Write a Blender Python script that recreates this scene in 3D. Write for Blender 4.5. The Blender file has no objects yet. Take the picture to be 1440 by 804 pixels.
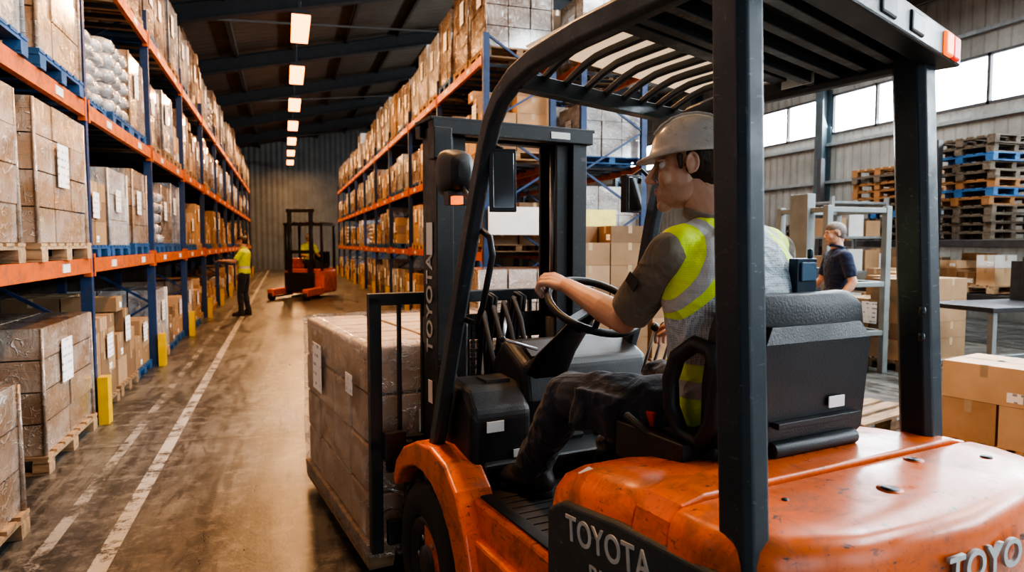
import bpy, math, random
from mathutils import Vector as V, Matrix
random.seed(11)
R=random.random
def U(a,b): return a+(b-a)*R()
# ------------------------------------------------------------------ materials
def new_mat(name):
    m=bpy.data.materials.new(name); m.use_nodes=True
    nt=m.node_tree; return m,nt,nt.nodes['Principled BSDF']
def nd(nt,t,**k):
    n=nt.nodes.new(t)
    for a,b in k.items(): setattr(n,a,b)
    return n
def mixc(nt,f,a,b,mode='MIX'):
    n=nd(nt,'ShaderNodeMix',data_type='RGBA',blend_type=mode)
    for i,x in ((0,f),(6,a),(7,b)):
        if hasattr(x,'is_linked'): nt.links.new(x,n.inputs[i])
        elif i==0: n.inputs[0].default_value=x
        else: n.inputs[i].default_value=(*x,1)
    return n.outputs[2]
def mth(nt,op,a,b=None,c=None,clamp=False):
    n=nd(nt,'ShaderNodeMath',operation=op,use_clamp=clamp)
    for i,x in enumerate((a,b,c)):
        if x is None: continue
        if hasattr(x,'is_linked'): nt.links.new(x,n.inputs[i])
        else: n.inputs[i].default_value=x
    return n.outputs[0]
def band(nt,s,lo,hi): return mth(nt,'COMPARE',s,(lo+hi)/2,(hi-lo)/2)
def coords(nt,kind='Object',scale=(1,1,1)):
    tc=nd(nt,'ShaderNodeTexCoord'); mp=nd(nt,'ShaderNodeMapping'); mp.inputs['Scale'].default_value=scale
    nt.links.new(tc.outputs[kind],mp.inputs[0]); return mp.outputs[0]
def noise(nt,vec,scale=5,detail=4,rough=.55,dist=0):
    n=nd(nt,'ShaderNodeTexNoise'); n.inputs['Scale'].default_value=scale; n.inputs['Detail'].default_value=detail
    n.inputs['Roughness'].default_value=rough; n.inputs['Distortion'].default_value=dist
    nt.links.new(vec,n.inputs['Vector']); return n.outputs[0]
def ramp(nt,f,a,b,c0=0,c1=1):
    n=nd(nt,'ShaderNodeMapRange'); nt.links.new(f,n.inputs[0])
    for i,x in zip((1,2,3,4),(a,b,c0,c1)): n.inputs[i].default_value=x
    return n.outputs[0]
def bump(nt,b,h,strength=.2,dist=.01):
    n=nd(nt,'ShaderNodeBump'); n.inputs['Strength'].default_value=strength; n.inputs['Distance'].default_value=dist
    nt.links.new(h,n.inputs['Height']); nt.links.new(n.outputs[0],b.inputs['Normal'])
def paint(name,col,rough=.5,metal=0,var=.25,scale=5,bmp=.1,bs=60,coat=0,col2=None,sc=(1,1,1),thr=(.35,.7),rnd=0):
    m,nt,b=new_mat(name); L=nt.links
    vec=coords(nt,'Object',sc); n=noise(nt,vec,scale)
    c2=col2 or tuple(x*(1-var) for x in col)
    out=mixc(nt,ramp(nt,n,*thr),col,c2)
    if rnd:
        oi=nd(nt,'ShaderNodeObjectInfo'); hsv=nd(nt,'ShaderNodeHueSaturation')
        L.new(ramp(nt,oi.outputs['Random'],0,1,1-rnd,1+rnd),hsv.inputs['Value']); L.new(out,hsv.inputs['Color']); out=hsv.outputs[0]
    L.new(out,b.inputs['Base Color'])
    L.new(ramp(nt,n,.3,.7,max(.03,rough-.08),min(1,rough+.08)),b.inputs['Roughness'])
    b.inputs['Metallic'].default_value=metal; b.inputs['Coat Weight'].default_value=coat
    if bmp: bump(nt,b,noise(nt,vec,bs,3),bmp,.004)
    return m
def worn(name,col,under,rough=.38,coat=.3,dirt=(.10,.06,.04),chip=.63,dk=.75):
    m,nt,b=new_mat(name); L=nt.links
    vec=coords(nt); n1=noise(nt,vec,2.5,5,.6); n2=noise(nt,coords(nt,'Object',(1,1,3)),30,6,.75,.6); n3=noise(nt,vec,7,7,.75,.5)
    n4=noise(nt,coords(nt,'Object',(14,1.2,5)),9,4,.6,.4); n5=noise(nt,coords(nt,'Object',(1.5,16,5)),9,4,.6,.4)
    c=mixc(nt,ramp(nt,n1,.4,.75,0,.6),col,tuple(x*.6 for x in col))
    c=mixc(nt,ramp(nt,n3,.49,.68,0,dk),c,dirt)
    c=mixc(nt,ramp(nt,n4,.64,.68,0,.65),c,dirt); c=mixc(nt,ramp(nt,n5,.66,.69,0,.6),c,under)
    c=mixc(nt,ramp(nt,n2,chip,chip+.03),c,under)
    L.new(c,b.inputs['Base Color']); L.new(ramp(nt,n3,.35,.7,rough-.1,rough+.3),b.inputs['Roughness'])
    b.inputs['Coat Weight'].default_value=coat; b.inputs['Coat Roughness'].default_value=.25
    bump(nt,b,noise(nt,vec,14,5),.12,.006); return m
def emis(name,col,s):
    m,nt,b=new_mat(name); b.inputs['Base Color'].default_value=(*col,1)
    b.inputs['Emission Color'].default_value=(*col,1); b.inputs['Emission Strength'].default_value=s; return m
def crease(nt,v,scale,w,dist=1.5,det=2):
    n=noise(nt,v,scale,det,.5,dist); return ramp(nt,mth(nt,'ABSOLUTE',mth(nt,'SUBTRACT',n,.5)),0,w,1,0),n
def wrapped(name,base,base2,plastic_glint,amt):
    m,nt,b=new_mat(name); L=nt.links
    v=coords(nt); oi=nd(nt,'ShaderNodeObjectInfo')
    c=mixc(nt,ramp(nt,noise(nt,v,2.3,3),.35,.65),base,base2)
    hsv=nd(nt,'ShaderNodeHueSaturation'); L.new(ramp(nt,oi.outputs['Random'],0,1,.6,1.25),hsv.inputs['Value']); L.new(c,hsv.inputs['Color'])
    k1,n1=crease(nt,coords(nt,'Object',(1,1,1.8)),3.2,.016); k2,n2=crease(nt,coords(nt,'Object',(2.2,2.2,1)),4.5,.012)
    hz=ramp(nt,noise(nt,coords(nt,'Object',(1,1,2)),1.8,3),.42,.68,0,.40)
    f=mth(nt,'ADD',mth(nt,'MULTIPLY',k1,amt),mth(nt,'MULTIPLY',k2,amt*.8)); f=mth(nt,'ADD',f,hz,clamp=True)  # white crease lines paint film highlights into the colour, over patchy whitish film
    L.new(mixc(nt,f,hsv.outputs[0],plastic_glint),b.inputs['Base Color'])
    L.new(ramp(nt,n1,.3,.7,.12,.34),b.inputs['Roughness']); b.inputs['Coat Weight'].default_value=1.0; b.inputs['Coat Roughness'].default_value=.10
    bump(nt,b,mth(nt,'ADD',mth(nt,'ADD',k1,k2),mth(nt,'ADD',n1,n2)),.6,.018); return m
ORANGE=worn('orange_paint',(.76,.145,.018),(.07,.05,.045),.34,.4,chip=.612)
ORANGE2=worn('rack_orange',(.58,.120,.020),(.10,.07,.06),.5,.1)
GUARD=worn('guard_slate_paint',(.026,.038,.047),(.12,.12,.12),.42,.15,(.05,.05,.05),.63)
MASTM=worn('mast_black_paint',(.018,.020,.022),(.09,.08,.07),.42,.1,(.045,.04,.035))
PANEL=worn('grey_panel',(.045,.056,.058),(.2,.2,.2),.5,.1,(.04,.04,.04),.63)
BLUE=worn('rack_blue',(.012,.042,.125),(.10,.10,.11),.5,.1,(.02,.03,.05))
BLACKP=paint('black_plastic',(.014,.015,.016),.42,var=-.5,scale=9,bmp=.25,bs=220)
VINYL=paint('seat_vinyl',(.012,.012,.013),.5,var=-.6,scale=6,bmp=.4,bs=160)
RUBBER=paint('tyre_rubber',(.020,.019,.018),.78,var=-.9,scale=7,bmp=.3,bs=90)
STEEL=paint('steel',(.42,.42,.42),.38,.9,scale=8)
DSTEEL=paint('dark_steel',(.08,.08,.085),.45,.7,scale=8)
GREYST=paint('grey_steel',(.24,.26,.26),.5,.3,scale=8)
CHROME=paint('mirror_glass',(.55,.58,.62),.07,1,var=.4,bmp=0)
WOOD=paint('pallet_wood',(.42,.28,.16),.8,var=.5,scale=4,bmp=.4,bs=30,sc=(1,6,6),rnd=.3)
DWOOD=paint('weathered_pallet_wood',(.13,.10,.07),.85,var=.55,scale=4,bmp=.4,bs=30,sc=(1,6,6))
BLUEW=paint('blue_pallet',(.022,.11,.27),.65,var=.4,scale=6,bmp=.3,bs=30)
CARD=paint('cardboard',(.41,.255,.135),.75,var=.28,scale=3,bmp=.08,bs=30,rnd=.28)
CARD2=paint('cardboard_light',(.52,.35,.205),.75,var=.2,scale=3,bmp=.08,bs=30,rnd=.28)
CARD3=paint('cardboard_dark',(.27,.165,.09),.75,var=.2,scale=3,bmp=.08,bs=30,rnd=.28)
WCARD=paint('white_carton',(.60,.59,.57),.6,var=.2,scale=3,bmp=.08,bs=30,rnd=.15)
TAPE=paint('packing_tape',(.47,.35,.21),.3,bmp=0)
WRAPB=wrapped('stretch_wrapped_cardboard',(.39,.255,.155),(.29,.19,.115),(.76,.73,.68),.5)
WRAPB2=wrapped('stretch_wrapped_cardboard_dark',(.27,.175,.11),(.20,.135,.09),(.66,.63,.58),.45)
WRAPW=wrapped('stretch_wrapped_white',(.48,.47,.45),(.34,.335,.32),(.87,.87,.87),.5)
YEL=paint('yellow_guard',(.70,.45,.02),.5)
WHITE=paint('white_plate',(.72,.72,.70),.5,bmp=0,var=.1)
LETTER=paint('white_lettering',(.58,.60,.58),.5,bmp=0,var=.35,scale=20)
AMBER=emis('amber_lamp',(1,.17,.01),1.3); RED=emis('red_lamp',(.8,.03,.008),.6)
m,nt,b=new_mat('rain_cover'); b.inputs['Base Color'].default_value=(.72,.70,.64,1); b.inputs['Roughness'].default_value=.4
tr=nd(nt,'ShaderNodeBsdfTranslucent'); tr.inputs[0].default_value=(.86,.82,.73,1); mx=nd(nt,'ShaderNodeMixShader'); mx.inputs[0].default_value=.6
nt.links.new(b.outputs[0],mx.inputs[1]); nt.links.new(tr.outputs[0],mx.inputs[2]); nt.links.new(mx.outputs[0],nt.nodes['Material Output'].inputs[0]); CREAM=m
m,nt,b=new_mat('paper_label'); v=coords(nt); sx=nd(nt,'ShaderNodeSeparateXYZ'); nt.links.new(v,sx.inputs[0])
ln=mth(nt,'GREATER_THAN',mth(nt,'SINE',mth(nt,'MULTIPLY',sx.outputs[2],110)),.55)
nn=mth(nt,'GREATER_THAN',noise(nt,coords(nt,'Object',(1,1,.2)),38,2),.52)
nt.links.new(mixc(nt,mth(nt,'MULTIPLY',mth(nt,'MULTIPLY',ln,nn),.7),(.86,.86,.84),(.08,.08,.08)),b.inputs['Base Color']); LABEL=m
def skinmat(name,col,stub=0):
    m,nt,b=new_mat(name); v=coords(nt); L=nt.links
    c=mixc(nt,ramp(nt,noise(nt,v,14,4),.35,.7),col,(col[0]*.88,col[1]*.80,col[2]*.75))
    if stub:
        s=nd(nt,'ShaderNodeSeparateXYZ'); L.new(v,s.inputs[0])
        zz=ramp(nt,s.outputs[2],-.030,-.062); ff=ramp(nt,s.outputs[1],-.01,.04)
        f=mth(nt,'MULTIPLY',mth(nt,'MULTIPLY',zz,ff),ramp(nt,noise(nt,v,260,2),.3,.7,.3,.7))
        c=mixc(nt,mth(nt,'MULTIPLY',f,stub),c,(.13,.075,.05))
        lip=mth(nt,'MULTIPLY',mth(nt,'MULTIPLY',band(nt,s.outputs[2],-.073,-.055),band(nt,s.outputs[0],-.022,.022)),mth(nt,'GREATER_THAN',s.outputs[1],.088))
        c=mixc(nt,mth(nt,'MULTIPLY',lip,.6),c,(.38,.17,.14))
    L.new(c,b.inputs['Base Color']); b.inputs['Roughness'].default_value=.5
    b.inputs['Subsurface Weight'].default_value=.04; b.inputs['Subsurface Radius'].default_value=(.01,.004,.002)
    bump(nt,b,noise(nt,v,220,2),.12,.002); return m
SKIN=skinmat('skin',(.54,.33,.235)); SKINH=skinmat('face_skin',(.54,.33,.235),.7)
def cloth(name,col,var=.3,fine=500,rough=.9,st=.85):
    m,nt,b=new_mat(name); v=coords(nt); L=nt.links
    big=noise(nt,v,8,3,.5,.8); k,kn=crease(nt,coords(nt,'Object',(1,1,1.5)),5,.16,1.2,1); k2,kn2=crease(nt,coords(nt,'Object',(1,1.6,1)),9,.2,1.0,1)
    L.new(mixc(nt,ramp(nt,big,.35,.7),col,tuple(x*(1-var) for x in col)),b.inputs['Base Color']); b.inputs['Roughness'].default_value=rough
    b.inputs['Sheen Weight'].default_value=.15
    bump(nt,b,mth(nt,'ADD',mth(nt,'ADD',mth(nt,'ADD',big,mth(nt,'MULTIPLY',k2,.12)),mth(nt,'MULTIPLY',k,.28)),mth(nt,'MULTIPLY',noise(nt,v,fine,1),.03)),st,.024); return m
KHAKI=cloth('khaki_shirt_cloth',(.205,.175,.130)); NAVY=cloth('dark_navy_cloth',(.026,.033,.050)); NAVYS=cloth('navy_shirt_cloth',(.010,.022,.065))
HAIR=paint('brown_hair',(.045,.026,.015),.6,var=.4,scale=60,bmp=.6,bs=200,sc=(1,1,.25)); GHAIR=paint('grey_hair',(.20,.18,.16),.6,var=.4,scale=60,bmp=.6,bs=200)
LEATHER=paint('boot_leather',(.025,.021,.019),.5,var=-.6,scale=12,bmp=.3,bs=90)
HELMET=worn('hard_hat_shell',(.46,.42,.37),(.22,.18,.15),.32,.35,(.22,.17,.13),.67,.6)
EYEW=paint('eye_white',(.5,.48,.45),.15,bmp=0,var=.02); EYED=paint('eye_iris',(.03,.02,.015),.1,bmp=0)
HIVIS=cloth('hi_vis_yellow_cloth',(.58,.74,.04),.12)
m,nt,b=new_mat('safety_vest_cloth'); v=coords(nt); L=nt.links; s=nd(nt,'ShaderNodeSeparateXYZ'); L.new(v,s.inputs[0]); X,Y,Z=s.outputs
vor=nd(nt,'ShaderNodeTexVoronoi'); vor.inputs['Scale'].default_value=170; vor.inputs['Randomness'].default_value=.25; L.new(v,vor.inputs['Vector'])
mesh=mixc(nt,ramp(nt,vor.outputs[0],.25,.5),(.20,.24,.26),(.46,.51,.53))
xa=mth(nt,'ABSOLUTE',mth(nt,'SUBTRACT',X,1.405))
cb=nd(nt,'ShaderNodeCombineXYZ'); L.new(xa,cb.inputs[0]); L.new(Y,cb.inputs[1]); L.new(Z,cb.inputs[2])
dn=nd(nt,'ShaderNodeVectorMath',operation='DISTANCE'); L.new(cb.outputs[0],dn.inputs[0]); dn.inputs[1].default_value=(.185,1.43,1.555); DD=dn.outputs['Value']
arm=mth(nt,'MULTIPLY',mth(nt,'LESS_THAN',DD,.165),mth(nt,'GREATER_THAN',Z,1.40))
low=mth(nt,'LESS_THAN',Z,1.285)
c=mixc(nt,mth(nt,'MAXIMUM',arm,low),mesh,(.62,.80,.03))
st=mth(nt,'MAXIMUM',mth(nt,'MULTIPLY',band(nt,DD,.108,.142),arm),band(nt,Z,1.195,1.24))
c=mixc(nt,st,c,(.42,.42,.40)); L.new(c,b.inputs['Base Color']); b.inputs['Roughness'].default_value=.65
k,kn=crease(nt,coords(nt,'Object',(1,1,1.5)),5,.16,1.2,1)
bump(nt,b,mth(nt,'ADD',mth(nt,'ADD',noise(nt,v,8,3,.5,1),mth(nt,'MULTIPLY',k,.3)),mth(nt,'MULTIPLY',vor.outputs[0],.05)),.8,.022); VEST=m
m,nt,b=new_mat('worker_vest_cloth'); v=coords(nt); L=nt.links; s=nd(nt,'ShaderNodeSeparateXYZ'); L.new(v,s.inputs[0])
L.new(mixc(nt,band(nt,s.outputs[2],1.05,1.10),(.60,.72,.05),(.50,.50,.47)),b.inputs['Base Color']); b.inputs['Roughness'].default_value=.7; WVEST=m
# floor
m,nt,b=new_mat('worn_concrete'); L=nt.links; v=coords(nt); s=nd(nt,'ShaderNodeSeparateXYZ'); L.new(v,s.inputs[0]); X,Y,Z=s.outputs
n1=noise(nt,v,.8,7,.65,.6); n2=noise(nt,coords(nt,'Object',(2.0,.45,1)),1.9,8,.78,.6); n3=noise(nt,v,8,7,.78); n4=noise(nt,coords(nt,'Object',(9,.5,1)),1.3,5,.7,.2)
c=mixc(nt,ramp(nt,n1,.35,.62),(.150,.142,.125),(.060,.058,.053))
c=mixc(nt,ramp(nt,n2,.47,.56,0,.85),c,(.024,.023,.022))
c=mixc(nt,ramp(nt,n4,.53,.60,0,.75),c,(.026,.025,.024))
c=mixc(nt,ramp(nt,n3,.50,.66,0,.75),c,(.24,.225,.195))
def trk(xc): return mth(nt,'COMPARE',mth(nt,'ADD',X,mth(nt,'MULTIPLY',mth(nt,'SINE',mth(nt,'MULTIPLY',Y,.35)),.18)),xc,.085)
tk=mth(nt,'MAXIMUM',mth(nt,'MAXIMUM',trk(-.35),trk(.55)),mth(nt,'MAXIMUM',trk(1.5),trk(.05)))
c=mixc(nt,mth(nt,'MULTIPLY',mth(nt,'MULTIPLY',tk,ramp(nt,n1,.35,.6,.1,1)),.5),c,(.020,.019,.018))
j=mth(nt,'MAXIMUM',mth(nt,'COMPARE',mth(nt,'FRACT',mth(nt,'DIVIDE',Y,4.0)),.5,.0025),mth(nt,'COMPARE',X,1.1,.008))
c=mixc(nt,mth(nt,'MULTIPLY',j,.8),c,(.016,.015,.014))
wear=ramp(nt,noise(nt,v,6,7,.88),.43,.51)
l1=mth(nt,'MULTIPLY',mth(nt,'COMPARE',X,-.90,.045),wear)
wear2=ramp(nt,noise(nt,v,3.1,7,.88),.47,.55)
l2=mth(nt,'MULTIPLY',mth(nt,'COMPARE',X,-1.22,.035),wear2)
c=mixc(nt,mth(nt,'MULTIPLY',mth(nt,'MAXIMUM',l1,mth(nt,'MULTIPLY',l2,.65)),.85),c,(.50,.48,.43))
L.new(c,b.inputs['Base Color']); L.new(ramp(nt,n2,.3,.7,.48,.24),b.inputs['Roughness'])
bump(nt,b,mth(nt,'ADD',n3,mth(nt,'MULTIPLY',noise(nt,v,60,3),.3)),.3,.01); FLOORM=m
def corr(name,col,freq,axis,strength=.6):
    m,nt,b=new_mat(name); L=nt.links; v=coords(nt); s=nd(nt,'ShaderNodeSeparateXYZ'); L.new(v,s.inputs[0])
    w=mth(nt,'SINE',mth(nt,'MULTIPLY',s.outputs[axis],freq)); w=ramp(nt,w,-.5,.5)
    L.new(mixc(nt,ramp(nt,noise(nt,v,.9,5,.7),.35,.7),col,tuple(x*.6 for x in col)),b.inputs['Base Color'])
    b.inputs['Roughness'].default_value=.6; bump(nt,b,w,strength,.04); return m
# ------------------------------------------------------------------ mesh builder
def frame(t,up=V((0,0,1))):
    t=t.normalized(); 
    if abs(t.dot(up))>.98: up=V((0,1,0))
    a=t.cross(up).normalized(); return a,a.cross(t).normalized()
class MB:
    def __init__(s): s.v=[];s.f=[];s.m=[];s.s=[]
    def add(s,vs,fs,mi=0,sm=False):
        o=len(s.v); s.v+= [tuple(x) for x in vs]; s.f+=[tuple(i+o for i in f) for f in fs]; s.m+=[mi]*len(fs); s.s+=[sm]*len(fs)
    def box(s,c,d,mi=0,M=None):
        c=V(c); P=[]
        for x in(-.5,.5):
            for y in(-.5,.5):
                for z in(-.5,.5):
                    p=V((x*d[0],y*d[1],z*d[2])); 
                    if M: p=M@p
                    P.append(c+p)
        s.add(P,[(0,1,3,2),(4,6,7,5),(0,4,5,1),(2,3,7,6),(0,2,6,4),(1,5,7,3)],mi)
    def bb(s,x0,x1,y0,y1,z0,z1,mi=0): s.box(((x0+x1)/2,(y0+y1)/2,(z0+z1)/2),(x1-x0,y1-y0,z1-z0),mi)
    def beam(s,p0,p1,w,h,mi=0,up=V((0,0,1))):
        p0=V(p0);p1=V(p1); a,b=frame(p1-p0,up); s.loft([[p0+a*x*w/2+b*y*h/2 for x,y in((-1,-1),(1,-1),(1,1),(-1,1))],[p1+a*x*w/2+b*y*h/2 for x,y in((-1,-1),(1,-1),(1,1),(-1,1))]],mi,False)
    def loft(s,rings,mi=0,sm=True,cap=True,closed=False):
        n=len(rings[0]); vs=[p for r in rings for p in r]; fs=[]
        k=len(rings)
        for i in range(k if closed else k-1):
            i2=(i+1)%k
            for j in range(n): fs.append((i*n+j,i*n+(j+1)%n,i2*n+(j+1)%n,i2*n+j))
        if cap and not closed: fs+= [tuple(range(n)),tuple((k-1)*n+j for j in range(n))]
        s.add(vs,fs,mi,sm)
    def cyl(s,p0,p1,r0,r1=None,n=16,mi=0,sm=True):
        p0=V(p0);p1=V(p1); r1=r0 if r1 is None else r1; a,b=frame(p1-p0)
        s.loft([[p+(a*math.cos(q)+b*math.sin(q))*r for q in [2*math.pi*i/n for i in range(n)]] for p,r in((p0,r0),(p1,r1))],mi,sm)
    def tube(s,pts,r,n=10,mi=0,closed=False):
        pts=[V(p) for p in pts]; rings=[]; a=None; k=len(pts)
        for i,p in enumerate(pts):
            t=(pts[(i+1)%k]-pts[i-1]) if closed else (pts[min(i+1,k-1)]-pts[max(i-1,0)])
            t.normalize()
            if a is None: a,b=frame(t)
            a=(a-t*a.dot(t)).normalized(); b=a.cross(t)
            rr=r[i] if isinstance(r,(list,tuple)) else r
            rings.append([p+(a*math.cos(2*math.pi*q/n)+b*math.sin(2*math.pi*q/n))*rr for q in range(n)])
        s.loft(rings,mi,True,True,closed)
    def sweep(s,pts,w,d,side=(1,0,0),mi=0):
        pts=[V(p) for p in pts]; side=V(side); rings=[]
        for i,p in enumerate(pts):
            t=(pts[min(i+1,len(pts)-1)]-pts[max(i-1,0)]).normalized(); nn=t.cross(side).normalized()
            c=min(w,d)*.22
            P=[(-w/2+c,-d/2),(w/2-c,-d/2),(w/2,-d/2+c),(w/2,d/2-c),(w/2-c,d/2),(-w/2+c,d/2),(-w/2,d/2-c),(-w/2,-d/2+c)]
            rings.append([p+side*x+nn*y for x,y in P])
        s.loft(rings,mi,False)
    def prism(s,poly,ax,a0,a1,mi=0):
        def f(u,v,a): return {'x':(a,u,v),'y':(u,a,v),'z':(u,v,a)}[ax]
        s.loft([[V(f(u,v,a0)) for u,v in poly],[V(f(u,v,a1)) for u,v in poly]],mi,False)
    def sph(s,c,r,mi=0,M=None,seg=16,rg=10):
        c=V(c); r=(r,r,r) if isinstance(r,(int,float)) else r; P=[];F=[]
        for i in range(1,rg):
            a=math.pi*i/rg
            for j in range(seg):
                q=2*math.pi*j/seg; P.append((r[0]*math.sin(a)*math.cos(q),r[1]*math.sin(a)*math.sin(q),r[2]*math.cos(a)))
        P+=[(0,0,r[2]),(0,0,-r[2])]; T=len(P)-2
        for i in range(rg-2):
            for j in range(seg): F.append((i*seg+j,i*seg+(j+1)%seg,(i+1)*seg+(j+1)%seg,(i+1)*seg+j))
        for j in range(seg): F+=[(T,(j+1)%seg,j),(T+1,(rg-2)*seg+j,(rg-2)*seg+(j+1)%seg)]
        s.add([c+(M@V(p) if M else V(p)) for p in P],F,mi,True)
    def lathe(s,c,ax,prof,n=32,mi=0,sm=True):
        c=V(c);ax=V(ax).normalized(); a,b=frame(ax)
        s.loft([[c+ax*h+(a*math.cos(2*math.pi*q/n)+b*math.sin(2*math.pi*q/n))*r for q in range(n)] for h,r in prof],mi,sm)
    def ring(s,c,ex,ey,R_,r,n=36,mi=0,m=10):
        c=V(c);ex=V(ex);ey=V(ey); s.tube([c+(ex*math.cos(2*math.pi*i/n)+ey*math.sin(2*math.pi*i/n))*R_ for i in range(n)],r,m,mi,True)
    def limb(s,pts):
        for i,(p,r) in enumerate(pts):
            s.sph(p,r)
            if i: s.cyl(pts[i-1][0],p,pts[i-1][1],r)
    def mesh(s,name,mats):
        import bmesh
        me=bpy.data.meshes.new(name); me.from_pydata(s.v,[],s.f)
        for m in mats: me.materials.append(m)
        me.polygons.foreach_set('material_index',s.m); me.polygons.foreach_set('use_smooth',s.s)
        bm=bmesh.new(); bm.from_mesh(me); bmesh.ops.recalc_face_normals(bm,faces=bm.faces); bm.to_mesh(me); bm.free(); me.update(); return me
    def obj(s,name,mats,parent=None,off=(0,0,0),bevel=0,seg=2,M=None,vox=0,smooth=4,disp=0,dscale=.08):
        if not isinstance(mats,(list,tuple)): mats=[mats]
        o=bpy.data.objects.new(name,s.mesh(name,mats)); bpy.context.scene.collection.objects.link(o)
        if parent: o.parent=parent
        o.matrix_local=Matrix.Translation(V(off))@(M or Matrix.Identity(4))
        if bevel:
            b=o.modifiers.new('bevel','BEVEL'); b.width=bevel; b.segments=seg; b.limit_method='ANGLE'; b.angle_limit=math.radians(35); b.harden_normals=False
        if vox:
            r=o.modifiers.new('remesh','REMESH'); r.mode='VOXEL'; r.voxel_size=vox; r.use_smooth_shade=True
            q=o.modifiers.new('smooth','SMOOTH'); q.factor=.5; q.iterations=smooth
        if disp:
            t=bpy.data.textures.new(name+'_folds','CLOUDS'); t.noise_scale=dscale; t.noise_depth=1
            d=o.modifiers.new('folds','DISPLACE'); d.texture=t; d.strength=disp; d.mid_level=.5
        return o
def empty(name,loc,rz=0,par=None):
    e=bpy.data.objects.new(name,None); bpy.context.scene.collection.objects.link(e); e.location=loc; e.rotation_euler=(0,0,rz); e.empty_display_size=.2
    if par: e.parent=par
    return e
def text(body,name,parent,off,org,X,Y,size,mat,ext=.0015,bold=.0,sx=1.0):
    c=bpy.data.curves.new(name,'FONT'); c.body=body; c.size=size; c.extrude=ext; c.offset=bold; c.materials.append(mat); c.space_character=1.08
    o=bpy.data.objects.new(name,c); bpy.context.scene.collection.objects.link(o); o.parent=parent
    X=V(X).normalized();Y=V(Y).normalized();Zv=X.cross(Y)
    M=Matrix.Identity(4)
    for i in range(3): M[i][0]=X[i]*sx;M[i][1]=Y[i];M[i][2]=Zv[i];M[i][3]=org[i]+off[i]
    o.matrix_local=M; return o
FR=math.radians(8.97)
def fl(t,s): return V((t*math.cos(FR)-s*math.sin(FR),t*math.sin(FR)+s*math.cos(FR),0))
# ------------------------------------------------------------------ people
def lerp(a,b,t): return V(a)*(1-t)+V(b)*t
def hand(mb,W,D,Np,S,curl=.35,k=1.0):
    W=V(W);D=V(D).normalized();Np=V(Np);Np=(Np-D*Np.dot(D)).normalized();S=V(S);S=(S-D*S.dot(D)-Np*S.dot(Np)).normalized()
    for o,Ls,r in ((.030,(.042,.026,.021),.0088),(.010,(.046,.029,.023),.009),(-.011,(.043,.027,.022),.0087),(-.031,(.034,.021,.019),.0078)):
        K=W+(D*.088+S*o)*k; mb.limb([(W+(S*o*.55+D*.012)*k,.015*k),(K,.0115*k)])
        p=K;a=curl*.8;pts=[(K,.0105*k)]
        for i,l in enumerate(Ls):
            p=p+(D*math.cos(a)+Np*math.sin(a))*l*k; pts.append((p,(r-.0006*i)*k)); a+=curl
        mb.limb(pts)
    b=W+(D*.03+S*.024+Np*.006)*k; q=b+(D*.028+S*.026+Np*.014)*k; e=q+(D*.03+S*.006+Np*.012)*k
    mb.limb([(b,.015*k),(q,.0115*k),(e,.0092*k)])
def shoe(parent,off,heel,toe,ank,vox,nm):
    heel=V(heel);toe=V(toe); d=(toe-heel).normalized(); sd=d.cross(V((0,0,1))).normalized(); up=V((0,0,1)); L_=(toe-heel).length
    mb=MB(); mb.limb([(ank,.057),(heel+d*.045+up*.05,.047)]); mb.limb([(heel+d*.045+up*.045,.045),(heel+d*(L_*.55)+up*.042,.046),(heel+d*(L_-.05)+up*.037,.042)])
    mb.limb([(ank,.054),(heel+d*(L_*.55)+up*.05,.040)])
    mb.obj(nm+'_upper',LEATHER,parent,off,vox=vox)
    mb=MB(); out=[(0,.0),(.012,.028),(.06,.037),(L_*.5,.035),(L_*.72,.048),(L_*.92,.037),(L_,.0)]
    pts=[heel+d*a+sd*b_ for a,b_ in out]+[heel+d*a-sd*b_ for a,b_ in out[-2:0:-1]]
    mb.loft([[p for p in pts],[p+up*.024 for p in pts]],0,False); mb.obj(nm+'_sole',RUBBER,parent,off,bevel=.004)
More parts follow.
